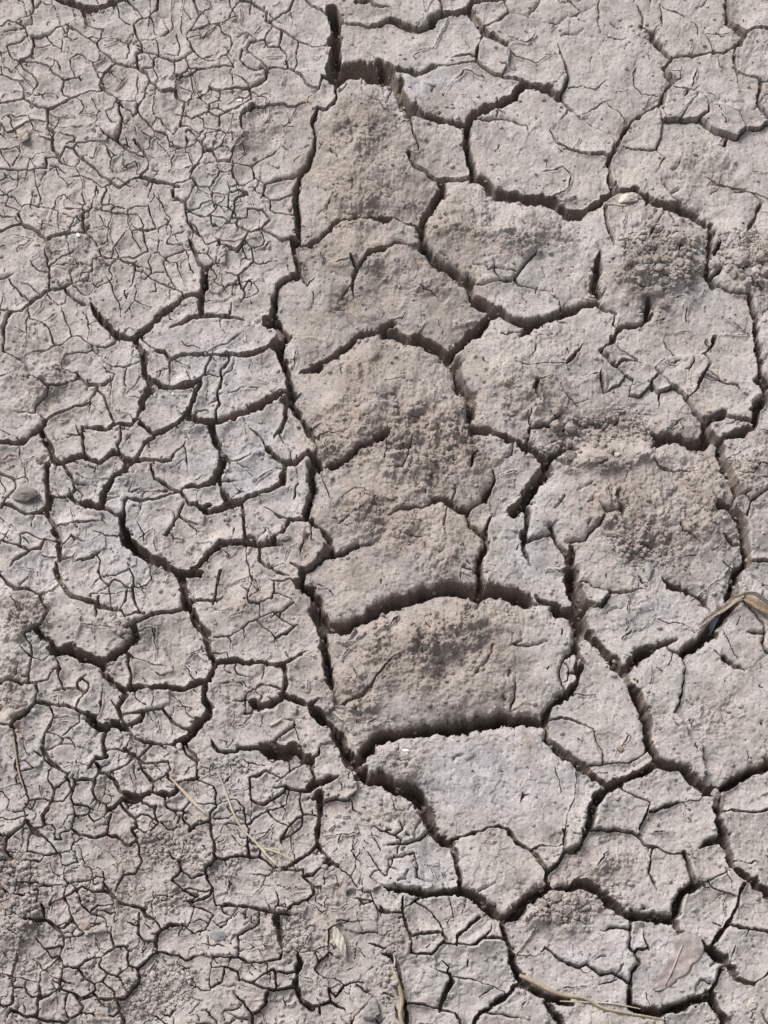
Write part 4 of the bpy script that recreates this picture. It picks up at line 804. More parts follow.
depth = soften(depth, 5); CWS = soften(CW, 4)
half = np.maximum(CWS / 2, .5)
SDS = soften(SD, 3, 2)
SWL = SE + (np.minimum(SDS, -.3) + .5 * fbm(U, V, 4.5, 2, 82) - SE) * sstep(-.35, -1.5, SE)   # lower down the wall forgets the rim's chips
s = np.clip(-SWL / half, 0, 1)
span = np.clip(half * .72, .45, 4.4) * (1 + .35 * fbm(U, V, 13, 2, 83))
t_ = np.clip(-SWL / span, 0, 1)
wide = sstep(2.0, 7, CWS)
prof = np.where(SD < -.29, np.clip((.62 - .58 * wide) + (.30 + .48 * wide) * t_ + .12 * s + .07 * wide * fbm(U, V, 7, 2, 85), .08, 1.2), 0)
OUT = sstep(-4, -26, np.minimum(np.minimum(U, V), np.minimum(767 - U, 1023 - V)))
CURL = CURL * (1 - OUT) - 3 * OUT; PL = PL * (1 - OUT)
ZD = np.where(SD < -.29, CURL - depth * prof + (n3 * .5 + n2 * 2.6) * wide * np.clip(-SE, 0, 1), PL + CURL + DET + HAIR)

def to_world(u, v, h):
    """the point of ground at height h (mm) seen at photograph pixel u, v"""
    rx = (u - 384) / FPX; ry = -(v - 512) / FPX
    dx = rx; dy = math.sin(TILT) + ry * math.cos(TILT); dz = -math.cos(TILT) + ry * math.sin(TILT)
    t = (h * .001 - cam.location.z) / dz
    return cam.location.x + dx * t, cam.location.y + dy * t, h * .001 + 0 * t

inw = np.clip(-SD, 0, 3) / 3
PU = PU + inw * fbm(U, V, 5, 2, 87) * 1.0; PV = PV + inw * fbm(U, V, 5, 2, 89) * 1.0
PXW, PYW, PZW = to_world(PU, PV, MACRO)
PZW = PZW + ZD * .001
CO = np.stack([PXW, PYW, PZW], -1).astype(np.float32)
# colour masks: tan dust on the raised rough ground, pale silt on the flats
TAN = np.clip(ROUGH * .50 + COLUMN * .38 + .40 * fbm(U, V, 22, 4, 91) - CRUMB * .12 + .16 * low, 0, 1)
SILT = np.zeros(U.shape, np.float32)
for m in [(490, 775, 105, 46, 5, 0, 0), (600, 950, 100, 46, 0, 0, 0), (440, 148, 30, 26, 0, 0, 0), (210, 360, 60, 40, 0, 0, 0), (250, 470, 60, 50, 0, 0, 0), (30, 560, 40, 60, 0, 0, 0), (430, 870, 40, 30, 0, 0, 0), (520, 550, 30, 60, 0, 0, 0), (650, 615, 50, 26, 0, 0, 0), (110, 540, 50, 40, 0, 0, 0), (420, 90, 90, 30, 0, 0, 0)]:
    SILT = np.maximum(SILT, blob(U + DU, V + DV, m))
TAN = (TAN * (1 - .6 * SILT) - SILT * sstep(.45, .1, TAN) * (.75 + .5 * fbm(U, V, 25, 3, 95))).astype(np.float32).astype(np.float32)
print('relief done')

def height_at(u, v):
    i = int(round((u - U0) / H)); j = int(round((v - V0) / H))
    i = min(max(i, 0), NU - 1); j = min(max(j, 0), NV - 1)
    return CO[j, i]

# ---------------------------------------------------------------- materials
def principled(name):
    m = bpy.data.materials.new(name); m.use_nodes = True
    return m, m.node_tree, m.node_tree.nodes['Principled BSDF']

def N(t, kind, **k):
    n = t.nodes.new(kind)
    for a, b in k.items(): setattr(n, a, b)
    return n

def noise(t, vec, scale, detail=4, rough=.6, dist=0):
    n = N(t, 'ShaderNodeTexNoise'); n.inputs['Scale'].default_value = scale; n.inputs['Detail'].default_value = detail
    n.inputs['Roughness'].default_value = rough; n.inputs['Distortion'].default_value = dist
    t.links.new(vec, n.inputs['Vector']); return n.outputs['Fac']

def ramp(t, fac, stops):
    r = N(t, 'ShaderNodeValToRGB'); e = r.color_ramp.elements
    e[0].position, e[0].color = stops[0][0], (*stops[0][1], 1); e[1].position, e[1].color = stops[-1][0], (*stops[-1][1], 1)
    for p, c in stops[1:-1]:
        x = e.new(p); x.color = (*c, 1)
    t.links.new(fac, r.inputs[0]); return r.outputs[0]

def mix(t, fac, a, b, mode='MIX'):
    m = N(t, 'ShaderNodeMix', data_type='RGBA', blend_type=mode)
    for sock, val in ((m.inputs[0], fac), (m.inputs[6], a), (m.inputs[7], b)):
        if isinstance(val, (int, float)): sock.default_value = val
        elif isinstance(val, tuple): sock.default_value = (*val, 1)
        else: t.links.new(val, sock)
    return m.outputs[2]

def mud_material(name, grey, tan, blue, damp=0.0, attr=True):
    m, t, b = principled(name)
    pos = N(t, 'ShaderNodeNewGeometry').outputs['Position']
    big = noise(t, pos, 9, 4, .6, .6); mid = noise(t, pos, 55, 5, .65); fine_ = noise(t, pos, 330, 4, .7); gr = noise(t, pos, 1100, 2, .6)
    base = mix(t, ramp(t, big, [(.42, (0, 0, 0)), (.60, (1, 1, 1))]), grey, blue)
    if attr:
        at = N(t, 'ShaderNodeAttribute', attribute_name='tan').outputs['Fac']
    else:
        at = noise(t, pos, 14, 4, .6)
    mm = N(t, 'ShaderNodeMath', operation='ADD'); t.links.new(at, mm.inputs[0])
    m2 = N(t, 'ShaderNodeMath', operation='MULTIPLY_ADD'); t.links.new(mid, m2.inputs[0]); m2.inputs[1].default_value = .9; m2.inputs[2].default_value = -.45
    t.links.new(m2.outputs[0], mm.inputs[1])
    tf = ramp(t, mm.outputs[0], [(-.0, (0, 0, 0)), (.85, (1, 1, 1))])
    col = mix(t, tf, base, tan)
    if attr:
        neg = N(t, 'ShaderNodeMath', operation='MULTIPLY'); t.links.new(at, neg.inputs[0]); neg.inputs[1].default_value = -1; neg.use_clamp = True
        col = mix(t, neg.outputs[0], col, (.372, .354, .366))
    pt = noise(t, pos, 30, 5, .62, .5)
    col = mix(t, 1.0, col, ramp(t, pt, [(.32, (.83, .82, .81)), (.47, (1, 1, 1)), (.68, (1.13, 1.12, 1.11))]), 'MULTIPLY')
    # blotches, fine speckle and pale grains
    col = mix(t, 1.0, col, ramp(t, mid, [(.30, (.74, .735, .73)), (.52, (1, 1, 1)), (.72, (1.12, 1.11, 1.10))]), 'MULTIPLY')
    col = mix(t, 1.0, col, ramp(t, fine_, [(.30, (.66, .65, .64)), (.47, (1, 1, 1)), (.70, (1.20, 1.19, 1.18))]), 'MULTIPLY')
    col = mix(t, 1.0, col, ramp(t, gr, [(.30, (.84, .84, .84)), (.5, (1, 1, 1)), (.70, (1.14, 1.14, 1.14))]), 'MULTIPLY')
    rust = noise(t, pos, 26, 3, .6, 1.0)
    col = mix(t, ramp(t, rust, [(.64, (0, 0, 0)), (.74, (.42, .42, .42))]), col, (tan[0] * .86, tan[1] * .70, tan[2] * .58))
    t.links.new(col, b.inputs['Base Color'])
    b.inputs['Roughness'].default_value = .93; b.inputs['Specular IOR Level'].default_value = .25
    bp = N(t, 'ShaderNodeBump'); bp.inputs['Strength'].default_value = .5; bp.inputs['Distance'].default_value = .0008
    hgt = mix(t, .5, fine_, gr)
    t.links.new(hgt, bp.inputs['Height']); t.links.new(bp.outputs[0], b.inputs['Normal'])
    return m

GREY, TANC, BLUE = (.370, .339, .319), (.278, .238, .214), (.366, .342, .335)
MUD = mud_material('dry_mud', GREY, TANC, BLUE)
WALL = mud_material('broken_soil_shade', (.215, .187, .167), (.215, .172, .145), (.20, .182, .17), attr=False)  # browner broken soil, darkened further so the crack's shade is in the colour
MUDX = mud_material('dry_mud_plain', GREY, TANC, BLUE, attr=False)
SOIL_SHADE = mud_material('soil_crack_shade', (.15, .125, .108), (.14, .105, .08), (.16, .14, .125), attr=False)  # dark floor soil with crack shade put into its colour; the far plain shares it

def simple(name, col, rough=.8, var=.25, scale=300, stretch=None):
    m, t, b = principled(name)
    pos = N(t, 'ShaderNodeTexCoord').outputs['Object']
    f = noise(t, pos, scale, 4, .65)
    lo = tuple(c * (1 - var) for c in col); hi = tuple(min(1, c * (1 + var)) for c in col)
    t.links.new(ramp(t, f, [(.3, lo), (.7, hi)]), b.inputs['Base Color'])
    b.inputs['Roughness'].default_value = rough; b.inputs['Specular IOR Level'].default_value = .3
    bp = N(t, 'ShaderNodeBump'); bp.inputs['Strength'].default_value = .4; bp.inputs['Distance'].default_value = .0004
    t.links.new(f, bp.inputs['Height']); t.links.new(bp.outputs[0], b.inputs['Normal'])
    return m

# ---------------------------------------------------------------- mesh helpers
def raw_mesh(name, co, quads, mat, tan=None, mat2=None, mi=None, smooth=True, origin=None, tri=False):
    me = bpy.data.meshes.new(name)
    n = len(co); k = 3 if tri else 4
    if origin is None: origin = np.array([co[:, 0].mean(), co[:, 1].mean(), co[:, 2].min()])
    co = (co - origin).astype(np.float32)
    me.vertices.add(n); me.vertices.foreach_set('co', co.ravel())
    me.loops.add(len(quads) * k); me.loops.foreach_set('vertex_index', quads.astype(np.int32).ravel())
    me.polygons.add(len(quads)); me.polygons.foreach_set('loop_start', np.arange(0, len(quads) * k, k, dtype=np.int32))
    me.polygons.foreach_set('use_smooth', np.full(len(quads), smooth))
    if tan is not None:
        a = me.attributes.new('tan', 'FLOAT', 'POINT'); a.data.foreach_set('value', tan.astype(np.float32).ravel())
    me.materials.append(mat)
    if mat2 is not None:
        me.materials.append(mat2); me.polygons.foreach_set('material_index', mi.astype(np.int32))
    me.update(calc_edges=True)
    o = bpy.data.objects.new(name, me); C.collection.objects.link(o); o.location = origin.tolist()
    return o

def tag(o, label=None, cat=None, group=None, kind=None):
    if label: o['label'] = label
    if cat: o['category'] = cat
    if group: o['group'] = group
    if kind: o['kind'] = kind
    return o

# ---------------------------------------------------------------- faces to plates
VI = np.arange(NU * NV, dtype=np.int64).reshape(NV, NU)
q = np.stack([VI[:-1, :-1], VI[1:, :-1], VI[1:, 1:], VI[:-1, 1:]], -1).reshape(-1, 4)
fl = LAB[:-1, :-1].ravel().copy()
mx = np.maximum(np.maximum(SD[:-1, :-1], SD[1:, :-1]), np.maximum(SD[1:, 1:], SD[:-1, 1:])).ravel()
cwf = CW[:-1, :-1].ravel()
sdm = ((SD[:-1, :-1] + SD[1:, :-1] + SD[1:, 1:] + SD[:-1, 1:]) / 4).ravel()
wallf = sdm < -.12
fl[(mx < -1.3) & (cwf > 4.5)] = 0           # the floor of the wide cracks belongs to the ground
order = np.argsort(fl, kind='stable'); fs = fl[order]; bounds = np.searchsorted(fs, np.arange(NL + 2))
COF = CO.reshape(-1, 3); TANF = TAN.ravel()
def piece(face_ids, name, mat):
    qq = q[face_ids]
    vid, invv = np.unique(qq.ravel(), return_inverse=True)
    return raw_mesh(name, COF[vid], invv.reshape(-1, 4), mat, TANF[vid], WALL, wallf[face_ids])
# ---------------------------------------------------------------- the plates, largest first
# a point of the photograph inside the plate | its label | how small plates beside it call it ('' = not a landmark)
NAMED = """
608,520|huge uneven plate with a crater of crumbs and a ridge, ringed by wide cracks|the huge plate with the crumb crater
399,400|longest slab in the middle, rough tan ridge split partway by a slanting crack|the longest slab
445,650|broad domed slab of rough tan mud between two wide curved cracks|the broad domed slab
718,170|wide pale plate at the upper picture edge with a stepped hairline crack through it|the wide plate at the upper edge
500,760|large smooth silvery slab with a tiny star shaped nick|the large smooth slab
713,690|big pitted plate below the dry leaf with one thin wandering crack|the big plate below the dry leaf
500,220|big humped tan plate with a small star of cracks low on it|the humped tan plate
585,50|large pale plate near the top with a fine vertical crack down it|the large pale plate near the top
664,290|plate carrying the crumbled heap of clods|the plate with the crumbled heap
374,285|wide plate with a Y shaped crack and the small ring of dead grass|the plate with the dead grass ring
363,140|tall rounded slab of rough tan mud rising to a narrow top|the tall rounded slab
565,960|large smooth plate with crumbs on its upper rim and a bent hairline|the smooth plate with crumbs on its rim
120,200|widest plate of the finely cracked corner, netted with hairline cracks|the netted plate of the fine corner
362,850|grey plate under the wide black crack, bordered by the half round crack|the grey plate under the wide black crack
203,40|netted plate at the top edge with a closed loop crack in its middle|the plate with the loop crack
520,160|roundish plate enclosed by deep cracks, small hook crack at its foot|the roundish enclosed plate
341,1000|crumbly plate at the bottom edge beside the dark root|the crumbly plate by the root
598,713|tall smooth leaf shaped plate between two deep cracks|the tall leaf shaped plate
170,1000|crumb covered patch of mud at the bottom edge|the crumb covered patch
626,860|plate with one tan stained spot above a wide dark crack|the plate with the tan spot
250,725|plate with a raised curled lower rim and an overhanging black hollow|the plate with the curled rim
282,127|plate with soft grey hump next to the tall rounded slab|the soft humped plate
647,621|smooth wedge shaped plate pointing down at a crack junction, dry leaf at its side|the smooth wedge plate
408,46|long flat slab across the top of the raised column|the top slab
229,337|long lens shaped plate lying crosswise between two curved cracks|the lens shaped plate
527,565|upright plate with a short crack biting into its top|the upright plate with the bite
13,900|tan crumbly ground at the picture edge, speckled with grit|the crumbly ground at the edge
54,346|round cracked plate with a grey hump inside a curved crack|the round plate with the grey hump
671,965|smooth pale plate carrying the decayed pinkish leaf|the plate with the pinkish leaf
675,790|fan shaped plate below the three way crack junction|the fan shaped plate
498,870|pale five sided plate pointing down into a V of deep cracks|the pointed five sided plate
163,860|gritty plate among fine flakes, below the thick pinkish straw|the gritty plate
689,20|pale plate with pebbly surface touching the top edge|the pebbly plate at the top edge
170,653|smooth square plate with a round brown stain|the square plate with the brown stain
80,170|grey plate split by a slanting crack inside the fine corner|the slanted plate of the fine corner
96,137|rounded grey plate, highest hump of the fine corner|the highest hump of the fine corner
65,45|plate with forked hairlines near the top corner|the forked plate near the corner
454,92|smooth pale wedge with thick dark lower side below the top slab|the smooth wedge below the top slab
477,979|plate with an open slit crack at the bottom, light straw scraps at its side|the plate with the open slit
731,381|clean flat plate bounded by hairlines beside the long edge crack|the clean flat plate
709,895|tapering plate between two thin branching cracks low in the picture|the tapering plate
85,626|curled grey flake lifting over a dark hollow|the curled flake over the hollow
129,299|triangular plate over a deep V shaped crack|the plate over the V crack
11,640|rough brown mound cut by the picture edge|the rough brown mound
13,400|grey edge plate above a deep curved crack|the grey edge plate
164,533|plate with an upturned pinkish rim beside a wide black trench|the plate with the pinkish rim
257,885|crumbly oblong plate below the forked straw|the oblong plate below the forked straw
757,449|rough tan plate at the picture edge by the long crack|the rough tan edge plate
720,84|plate with wavy outline below the top corner junction|the wavy plate
105,934|plate of many tiny flakes with a branching net of cracks|the plate of tiny flakes
354,243|thin curved strip of mud under the tall rounded slab|the thin curved strip
268,642|smooth low plate with a single curved crack line, level with the square plate|the smooth low plate
308,41|small hummocky plate against the deep vertical crack at the top|the hummocky plate
251,384|smooth bright plate with a vertical slit, wide dark crack below it|the smooth bright plate
410,962|strip of rough ground crossed by the dark root|the strip crossed by the root
20,261|grey hump at the picture edge in the fine corner|the grey edge hump
74,745|disc shaped flake circled by a ring crack|the disc shaped flake
392,810|rounded boulder like lump under the large smooth slab|the boulder like lump
211,935|flat blue grey plate with the oval clod on it|the flat plate with the oval clod
122,29|pinched plate beneath the black hole at the top edge|the pinched plate
441,149|small smooth silvery plate sunk beside the tall rounded slab|the small sunk silvery plate
192,463|round smooth flake with dark curved rim|the round smooth flake
233,772|small flakes row under the black hollow, smooth and grey|the grey row under the hollow
284,839|round flake bounded by the half round crack, under the forked straw|the round flake under the straw
228,614|flat plate crossed by short branching hairlines left of the longest slab|the plate with branching hairlines
250,477|smooth kite shaped flake below the green sprout|the kite shaped flake
245,418|small smooth flake with the green sprout at its side|the flake with the sprout
618,812|small square plate beside the fan shaped plate|the small square plate
582,137|oval plate joined to the roundish enclosed plate by a hairline|
292,492|narrow brown block beside the longest slab|the narrow brown block
292,441|smooth triangular flake with a sharp point upward|the smooth triangular flake
127,394|dark grey block flake with deep cracks on two sides|the dark grey block
161,592|upper flake in the corner where two deep cracks cross|
763,598|rough pale plate under the dry leaf blades|the plate under the leaf blades
749,1004|speckled plate in the lowest corner with the white pebble|the plate with the white pebble
754,847|edge plate between two steep cracks low in the picture|the low edge plate
751,952|long edge plate with one straight hairline near the lowest corner|
409,4|pale block cut off by the top edge above the top slab|the pale block at the top edge
"""
ALLN = []
lab_of = {}
for ln in NAMED.strip().split('\n'):
    p, lb, sh = ln.split('|'); u, v = [float(x) for x in p.split(',')]
    l = int(LAB[int(round((v - V0) / H)), int(round((u - U0) / H))])
    if l in lab_of: continue
    lab_of[l] = lb
    if sh: ALLN.append((cu[l] * H + 0 if False else cu[l], cv[l], sh, l))
EXTRA = [(240, 818, 'the forked straw'), (188, 797, 'the thick pinkish straw'), (338, 942, 'the cream husk'), (25, 137, 'the cream stone'), (240, 101, 'the upper white fleck'),
         (79, 237, 'the bright white fleck'), (100, 655, 'the black hollow'), (173, 395, 'the white speck'), (199, 655, 'the cream straw piece'), (372, 1011, 'the smooth blue clod'),
         (42, 457, 'the brown clod'), (27, 497, 'the rusty clod'), (102, 1012, 'the flat bottom clod'), (85, 925, 'the small brown clod'), (20, 766, 'the thin grey stem')]
ALLN += [(a, b, c, -1) for a, b, c in EXTRA]
MAXTHINGS = 290
rank = [l for l in np.argsort(-AREA).tolist() if l > 0 and bounds[l + 1] > bounds[l]]
QM = {}
for l in rank[:MAXTHINGS]:
    jj, ii = np.nonzero(LAB == l); x = ii * H; y = jj * H; cc = np.cov(x, y); ev, evec = np.linalg.eigh(cc)
    el = math.sqrt(ev[1] / max(ev[0], 1e-6)); an = math.degrees(math.atan2(evec[1, 1], evec[0, 1])) % 180
    QM[l] = (el, an, x.min() + U0, x.max() + U0, y.min() + V0, y.max() + V0)
def shape_word(l):
    el, an = QM[l][:2]
    if el < 1.25: return 'compact'
    d = 'crosswise' if an < 25 or an > 155 else 'upright' if 65 < an < 115 else 'down-sloping' if an < 90 else 'up-sloping'
    return ('long ' if el > 2.0 else 'oblong ') + d
def dirn(du, dv):
    a = math.degrees(math.atan2(-dv, du)) % 360
    return ['to the right of', 'up and right of', 'above', 'up and left of', 'to the left of', 'down and left of', 'below', 'down and right of'][int((a + 22.5) // 45) % 8]
used = set(lab_of.values())
for l in rank[:MAXTHINGS]:
    if l in lab_of: continue
    A_ = AREA[l]; sz = 'large' if A_ > 4000 else 'mid-sized' if A_ > 1500 else 'small' if A_ > 650 else 'tiny'
    noun = 'plate' if A_ > 1500 else 'flake'
    edge = 'cut by the picture edge, ' if QM[l][2] < 1 or QM[l][3] > 767 or QM[l][4] < 1 or QM[l][5] > 1023 else ''
    near = sorted(ALLN, key=lambda a: math.hypot(a[0] - cu[l], a[1] - cv[l]))
    done = None
    for k in range(30):
        a = near[k]; d = math.hypot(a[0] - cu[l], a[1] - cv[l])
        dist = 'just ' if d < 45 else '' if d < 90 else 'further '
        c_ = f"{sz} {shape_word(l)} {noun} {edge}{dist}{dirn(cu[l] - a[0], cv[l] - a[1])} {a[2]}"
        if c_ not in used and len(c_.replace('-', ' ').replace(',', '').split()) <= 16: done = c_; break
    done = done or f"{sz} {shape_word(l)} {noun} close to {near[0][2]}"
    used.add(done); lab_of[l] = done
SCRAPS = []
for k, l in enumerate(rank[:MAXTHINGS]):
    f_ = order[bounds[l]:bounds[l + 1]]
    # keep only the plate's one connected surface; scraps cut off by a wide crack go with the chips
    fj, fi = f_ // (NU - 1), f_ % (NU - 1)
    j0, i0 = fj.min(), fi.min(); mk = np.zeros((fj.max() - j0 + 1, fi.max() - i0 + 1), bool); mk[fj - j0, fi - i0] = True
    cp = components(mk); cn = np.bincount(cp.ravel()); cn[0] = 0; keep = cp[fj - j0, fi - i0] == cn.argmax()
    SCRAPS.append(f_[~keep]); f_ = f_[keep]
    o = piece(f_, 'mud_plate', MUD)
    grp = 'large plates' if AREA[l] > 4000 else 'mid-sized plates' if AREA[l] > 1500 else 'small flakes'
    tag(o, lab_of[l], 'mud plate' if AREA[l] > 1500 else 'mud flake', grp + ' of cracked mud')
    if AREA[l] <= 1500: o.name = 'mud_flake'
rest = np.concatenate([order[bounds[l]:bounds[l + 1]] for l in rank[MAXTHINGS:]] + SCRAPS) if len(rank) > MAXTHINGS else None
if rest is not None:
    o = piece(rest, 'mud_chips', MUD); tag(o, 'smallest chips of dry grey mud between the flakes', 'mud chips', kind='stuff')
g = piece(np.nonzero(fl == 0)[0], 'crack_floor', SOIL_SHADE); tag(g, kind='structure')
# ---------------------------------------------------------------- loose clods, crumbs, straw
def ico(sub):
    p = (1 + 5 ** .5) / 2
    v = [(-1, p, 0), (1, p, 0), (-1, -p, 0), (1, -p, 0), (0, -1, p), (0, 1, p), (0, -1, -p), (0, 1, -p), (p, 0, -1), (p, 0, 1), (-p, 0, -1), (-p, 0, 1)]
    v = [np.array(a) / np.linalg.norm(a) for a in v]
    f = [(0, 11, 5), (0, 5, 1), (0, 1, 7), (0, 7, 10), (0, 10, 11), (1, 5, 9), (5, 11, 4), (11, 10, 2), (10, 7, 6), (7, 1, 8), (3, 9, 4), (3, 4, 2), (3, 2, 6), (3, 6, 8), (3, 8, 9), (4, 9, 5), (2, 4, 11), (6, 2, 10), (8, 6, 7), (9, 8, 1)]
    for _ in range(sub):
        c = {}; g = []
        def md(a, b):
            k = (min(a, b), max(a, b))
            if k not in c:
                m = v[a] + v[b]; v.append(m / np.linalg.norm(m)); c[k] = len(v) - 1
            return c[k]
        for a, b, d in f:
            x, y, z = md(a, b), md(b, d), md(d, a); g += [(a, x, z), (b, y, x), (d, z, y), (x, y, z)]
        f = g
    return np.array(v), np.array(f)

def rock(rs, sub, rough=.06):
    """a broken lump: a ball cut by random planes, then roughened"""
    v, f = ico(sub)
    n = rs.normal(size=(13, 3)); n /= np.linalg.norm(n, axis=1)[:, None]; off_ = rs.uniform(.55, .95, 13)
    d = v @ n.T
    r = np.where(d > .05, off_ / np.maximum(d, .05), 9).min(1); r = np.minimum(r, 1.05)
    x = v * r[:, None]
    r2 = 1 + rough * (vnoise(x[:, 0] * 3 + 7, x[:, 1] * 3 + x[:, 2] * 2, int(rs.randint(50))) + .6 * vnoise(x[:, 1] * 7, x[:, 2] * 7 + x[:, 0] * 5, int(rs.randint(50))))
    return x * r2[:, None], f

def rot_rand(rs):
    q_, _ = np.linalg.qr(rs.normal(size=(3, 3))); return q_

CR = np.random.RandomState(21)
TEMPL = [rock(CR, 1, .1) for _ in range(10)]
def crumbs(n, prob, rmin, rmax, name, label, rsd, pw=2.5, sink=.25):
    R_ = np.random.RandomState(rsd); vs, fs_, ts = [], [], []; nv = 0
    tries = 0; k = 0
    while k < n and tries < n * 60:
        tries += 1
        i = R_.randint(10, NU - 10); j = R_.randint(10, NV - 10)
        if R_.rand() > prob[j, i] or (SD[j, i] < .3 and rsd != 3): continue
        v, f = TEMPL[R_.randint(len(TEMPL))]
        r = (rmin + (rmax - rmin) * R_.rand() ** pw) * .001
        x = (v @ rot_rand(R_).T) * np.array([1, R_.uniform(.7, 1), R_.uniform(.55, .9)]) * r
        x = x + CO[j, i] + np.array([0, 0, r * (.5 - sink)])
        vs.append(x); fs_.append(f + nv); nv += len(x); ts.append(np.full(len(x), min(1, TAN[j, i] + R_.uniform(-.3, .4)))); k += 1
    o = raw_mesh(name, np.concatenate(vs), np.concatenate(fs_), MUD, np.concatenate(ts), smooth=False, tri=True)
    tag(o, label, 'soil crumbs', kind='stuff'); return o
crumbs(6500, CRK * .9 + .10 * RK + .04 * wd_, .6, 3.2, 'soil_crumbs', 'loose tan crumbs of broken mud heaped on the rough patches', 1)
crumbs(2600, .12 + RK * .6 + fine * .25, .35, 1.15, 'soil_grit', 'fine grey grit strewn over the whole cracked surface', 2, 2.0)

crumbs(1500, np.where((SD < -1.0) & (CW > 3.5), 1.0, 0), .8, 3.0, 'crack_rubble', 'crumbs fallen onto the floor of the wide cracks', 3, 2.2)
crumbs(1300, .5 + .5 * RK, .6, 2.4, 'loose_grains', 'loose grey grains lying free on the plates', 4, 3.0, .1)
CLODS = [  # u, v, radius x, radius y, label, material, lift
 (628, 200, 12, 8, 'pale rounded clod at the head of the crumbled heap beside the deep crack', 'pale', 0),
 (25, 137, 8, 9, 'cream coloured stone half buried near the upper edge of the fine cracking', 'cream', 0),
 (391, 497, 4.5, 4.5, 'small orange tan pebble on the rough middle of the largest slab', 'tan', 0),
 (751, 1004, 5, 5, 'small white round pebble in the lowest corner by the twig', 'pale', 0),
 (597, 459, 13, 6.5, 'flat pale pink clod on the ridge below the crater of crumbs', 'mud', 0),
 (617, 454, 5, 3.5, 'small pale clod on the ridge just below the crater of crumbs', 'pale', 0),
 (372, 1011, 10, 9, 'smooth blue grey clod at the bottom edge below the straw husk', 'blue', 0),
 (217, 936, 8, 5, 'oval grey clod among the flakes below the forked straw', 'blue', 0),
 (278, 342, 10, 12, 'dark grey clod fallen into the deep crack beside the longest slab', 'dark', -22),
 (42, 457, 9, 6, 'brown clod lying across the crack below the grey mound', 'mud', 0),
 (27, 497, 13, 8, 'wide rusty brown clod on a curled flake at the edge', 'dark', 0),
 (16, 521, 10, 8, 'slate grey clod tucked under the curled flake at the edge', 'blue', 0),
 (649, 570, 6, 10, 'narrow slate coloured clod upright among crumbs on the large uneven plate', 'blue', 0),
 (755, 274, 5, 6, 'pale pebble like clod on the rough heap by the picture edge', 'pale', 0),
 (739, 262, 8, 7, 'greyish clod on the rough heap beside the deep short crack', 'mud', 0),
 (650, 291, 8, 6, 'grey clod at the foot of the crumbled heap', 'mud', 0),
 (693, 246, 5, 5, 'tan clod on the outer rim of the crumbled heap', 'tan', 0),
 (570, 455, 9, 5, 'darker clod at the tip of the ridge under the crater', 'dark', 0),
 (620, 748, 4, 3.5, 'tiny tan clod in the bend of the forked crack', 'tan', 0),
 (715, 794, 5, 5, 'heart shaped grey clod wedged where three deep cracks meet', 'mud', -3),
 (85, 925, 6, 4, 'small brown clod between flakes low in the fine cracking', 'tan', 0),
 (102, 1012, 7, 5, 'flat grey clod in the crumbly patch at the bottom edge', 'mud', 0),
 (283, 538, 7, 4, 'rounded brownish clod on the flake next to the largest slab', 'mud', 0),
 (303, 533, 5, 4, 'little curled clod at the junction beside the largest slab', 'mud', 0),
]
CM = {'mud': MUDX, 'pale': mud_material('pale_clay', (.47, .45, .43), (.46, .41, .36), (.48, .47, .47), attr=False),
      'cream': mud_material('cream_stone', (.50, .46, .40), (.48, .42, .35), (.52, .49, .45), attr=False),
      'tan': mud_material('tan_clay', (.27, .225, .195), (.27, .215, .18), (.28, .245, .22), attr=False),
      'blue': mud_material('blue_clay', (.27, .27, .275), (.27, .25, .235), (.26, .27, .285), attr=False),
      'dark': mud_material('dark_clay', (.19, .175, .165), (.2, .17, .15), (.19, .185, .18), attr=False)}
for k, (u, v, a, b, lab, mt, lift) in enumerate(CLODS):
    R_ = np.random.RandomState(100 + k)
    x, f = rock(R_, 3, .09)
    x = x * np.array([a, b / .93, min(a, b) * .75]) * .001
    h = height_at(u, v) if lift == 0 else np.array(to_world(u, v, lift))
    x = x + h + np.array([0, 0, min(a, b) * .00018])
    o = raw_mesh('clod', x, f, CM[mt], smooth=False, tri=True); tag(o, lab, 'clod')
# medium clods of the heap and of the craters
R_ = np.random.RandomState(77); heap = []
for cx, cy, sx, sy, n, grp, lab in [(662, 262, 34, 30, 46, 'clods in the crumbled heap', 'small rounded clod among many in the crumbled heap'),
                               (600, 430, 46, 14, 30, 'clods in the crater of crumbs', 'small dark tan clod among many in the crater of crumbs'),
                               (748, 262, 16, 22, 16, 'clods on the heap at the picture edge', 'small clod among several on the rough heap at the picture edge'),
                               (560, 900, 34, 18, 18, 'clods below the pointed plate', 'small clod among several strewn below the pointed plate')]:
    t_ = 0; c_ = 0
    while c_ < n and t_ < 2000:
        t_ += 1
        u = cx + R_.normal() * sx * .55; v = cy + R_.normal() * sy * .55; r = R_.uniform(2.2, 4.8) if R_.rand() < .7 else R_.uniform(4.5, 7)
        if not (4 < u < 764) or any((u - p[0]) ** 2 + (v - p[1]) ** 2 < (r + p[2]) ** 2 * .6 for p in heap): continue
        heap.append((u, v, r)); c_ += 1
        x, f = rock(R_, 2, .08); x = x @ rot_rand(R_).T * np.array([1, 1, .8]) * r * .001 + height_at(u, v) + np.array([0, 0, r * .0002])
        o = raw_mesh('clod', x, f, MUD, np.full(len(x), .35 + .5 * R_.rand()), smooth=False, tri=True); tag(o, lab, 'clod', grp)

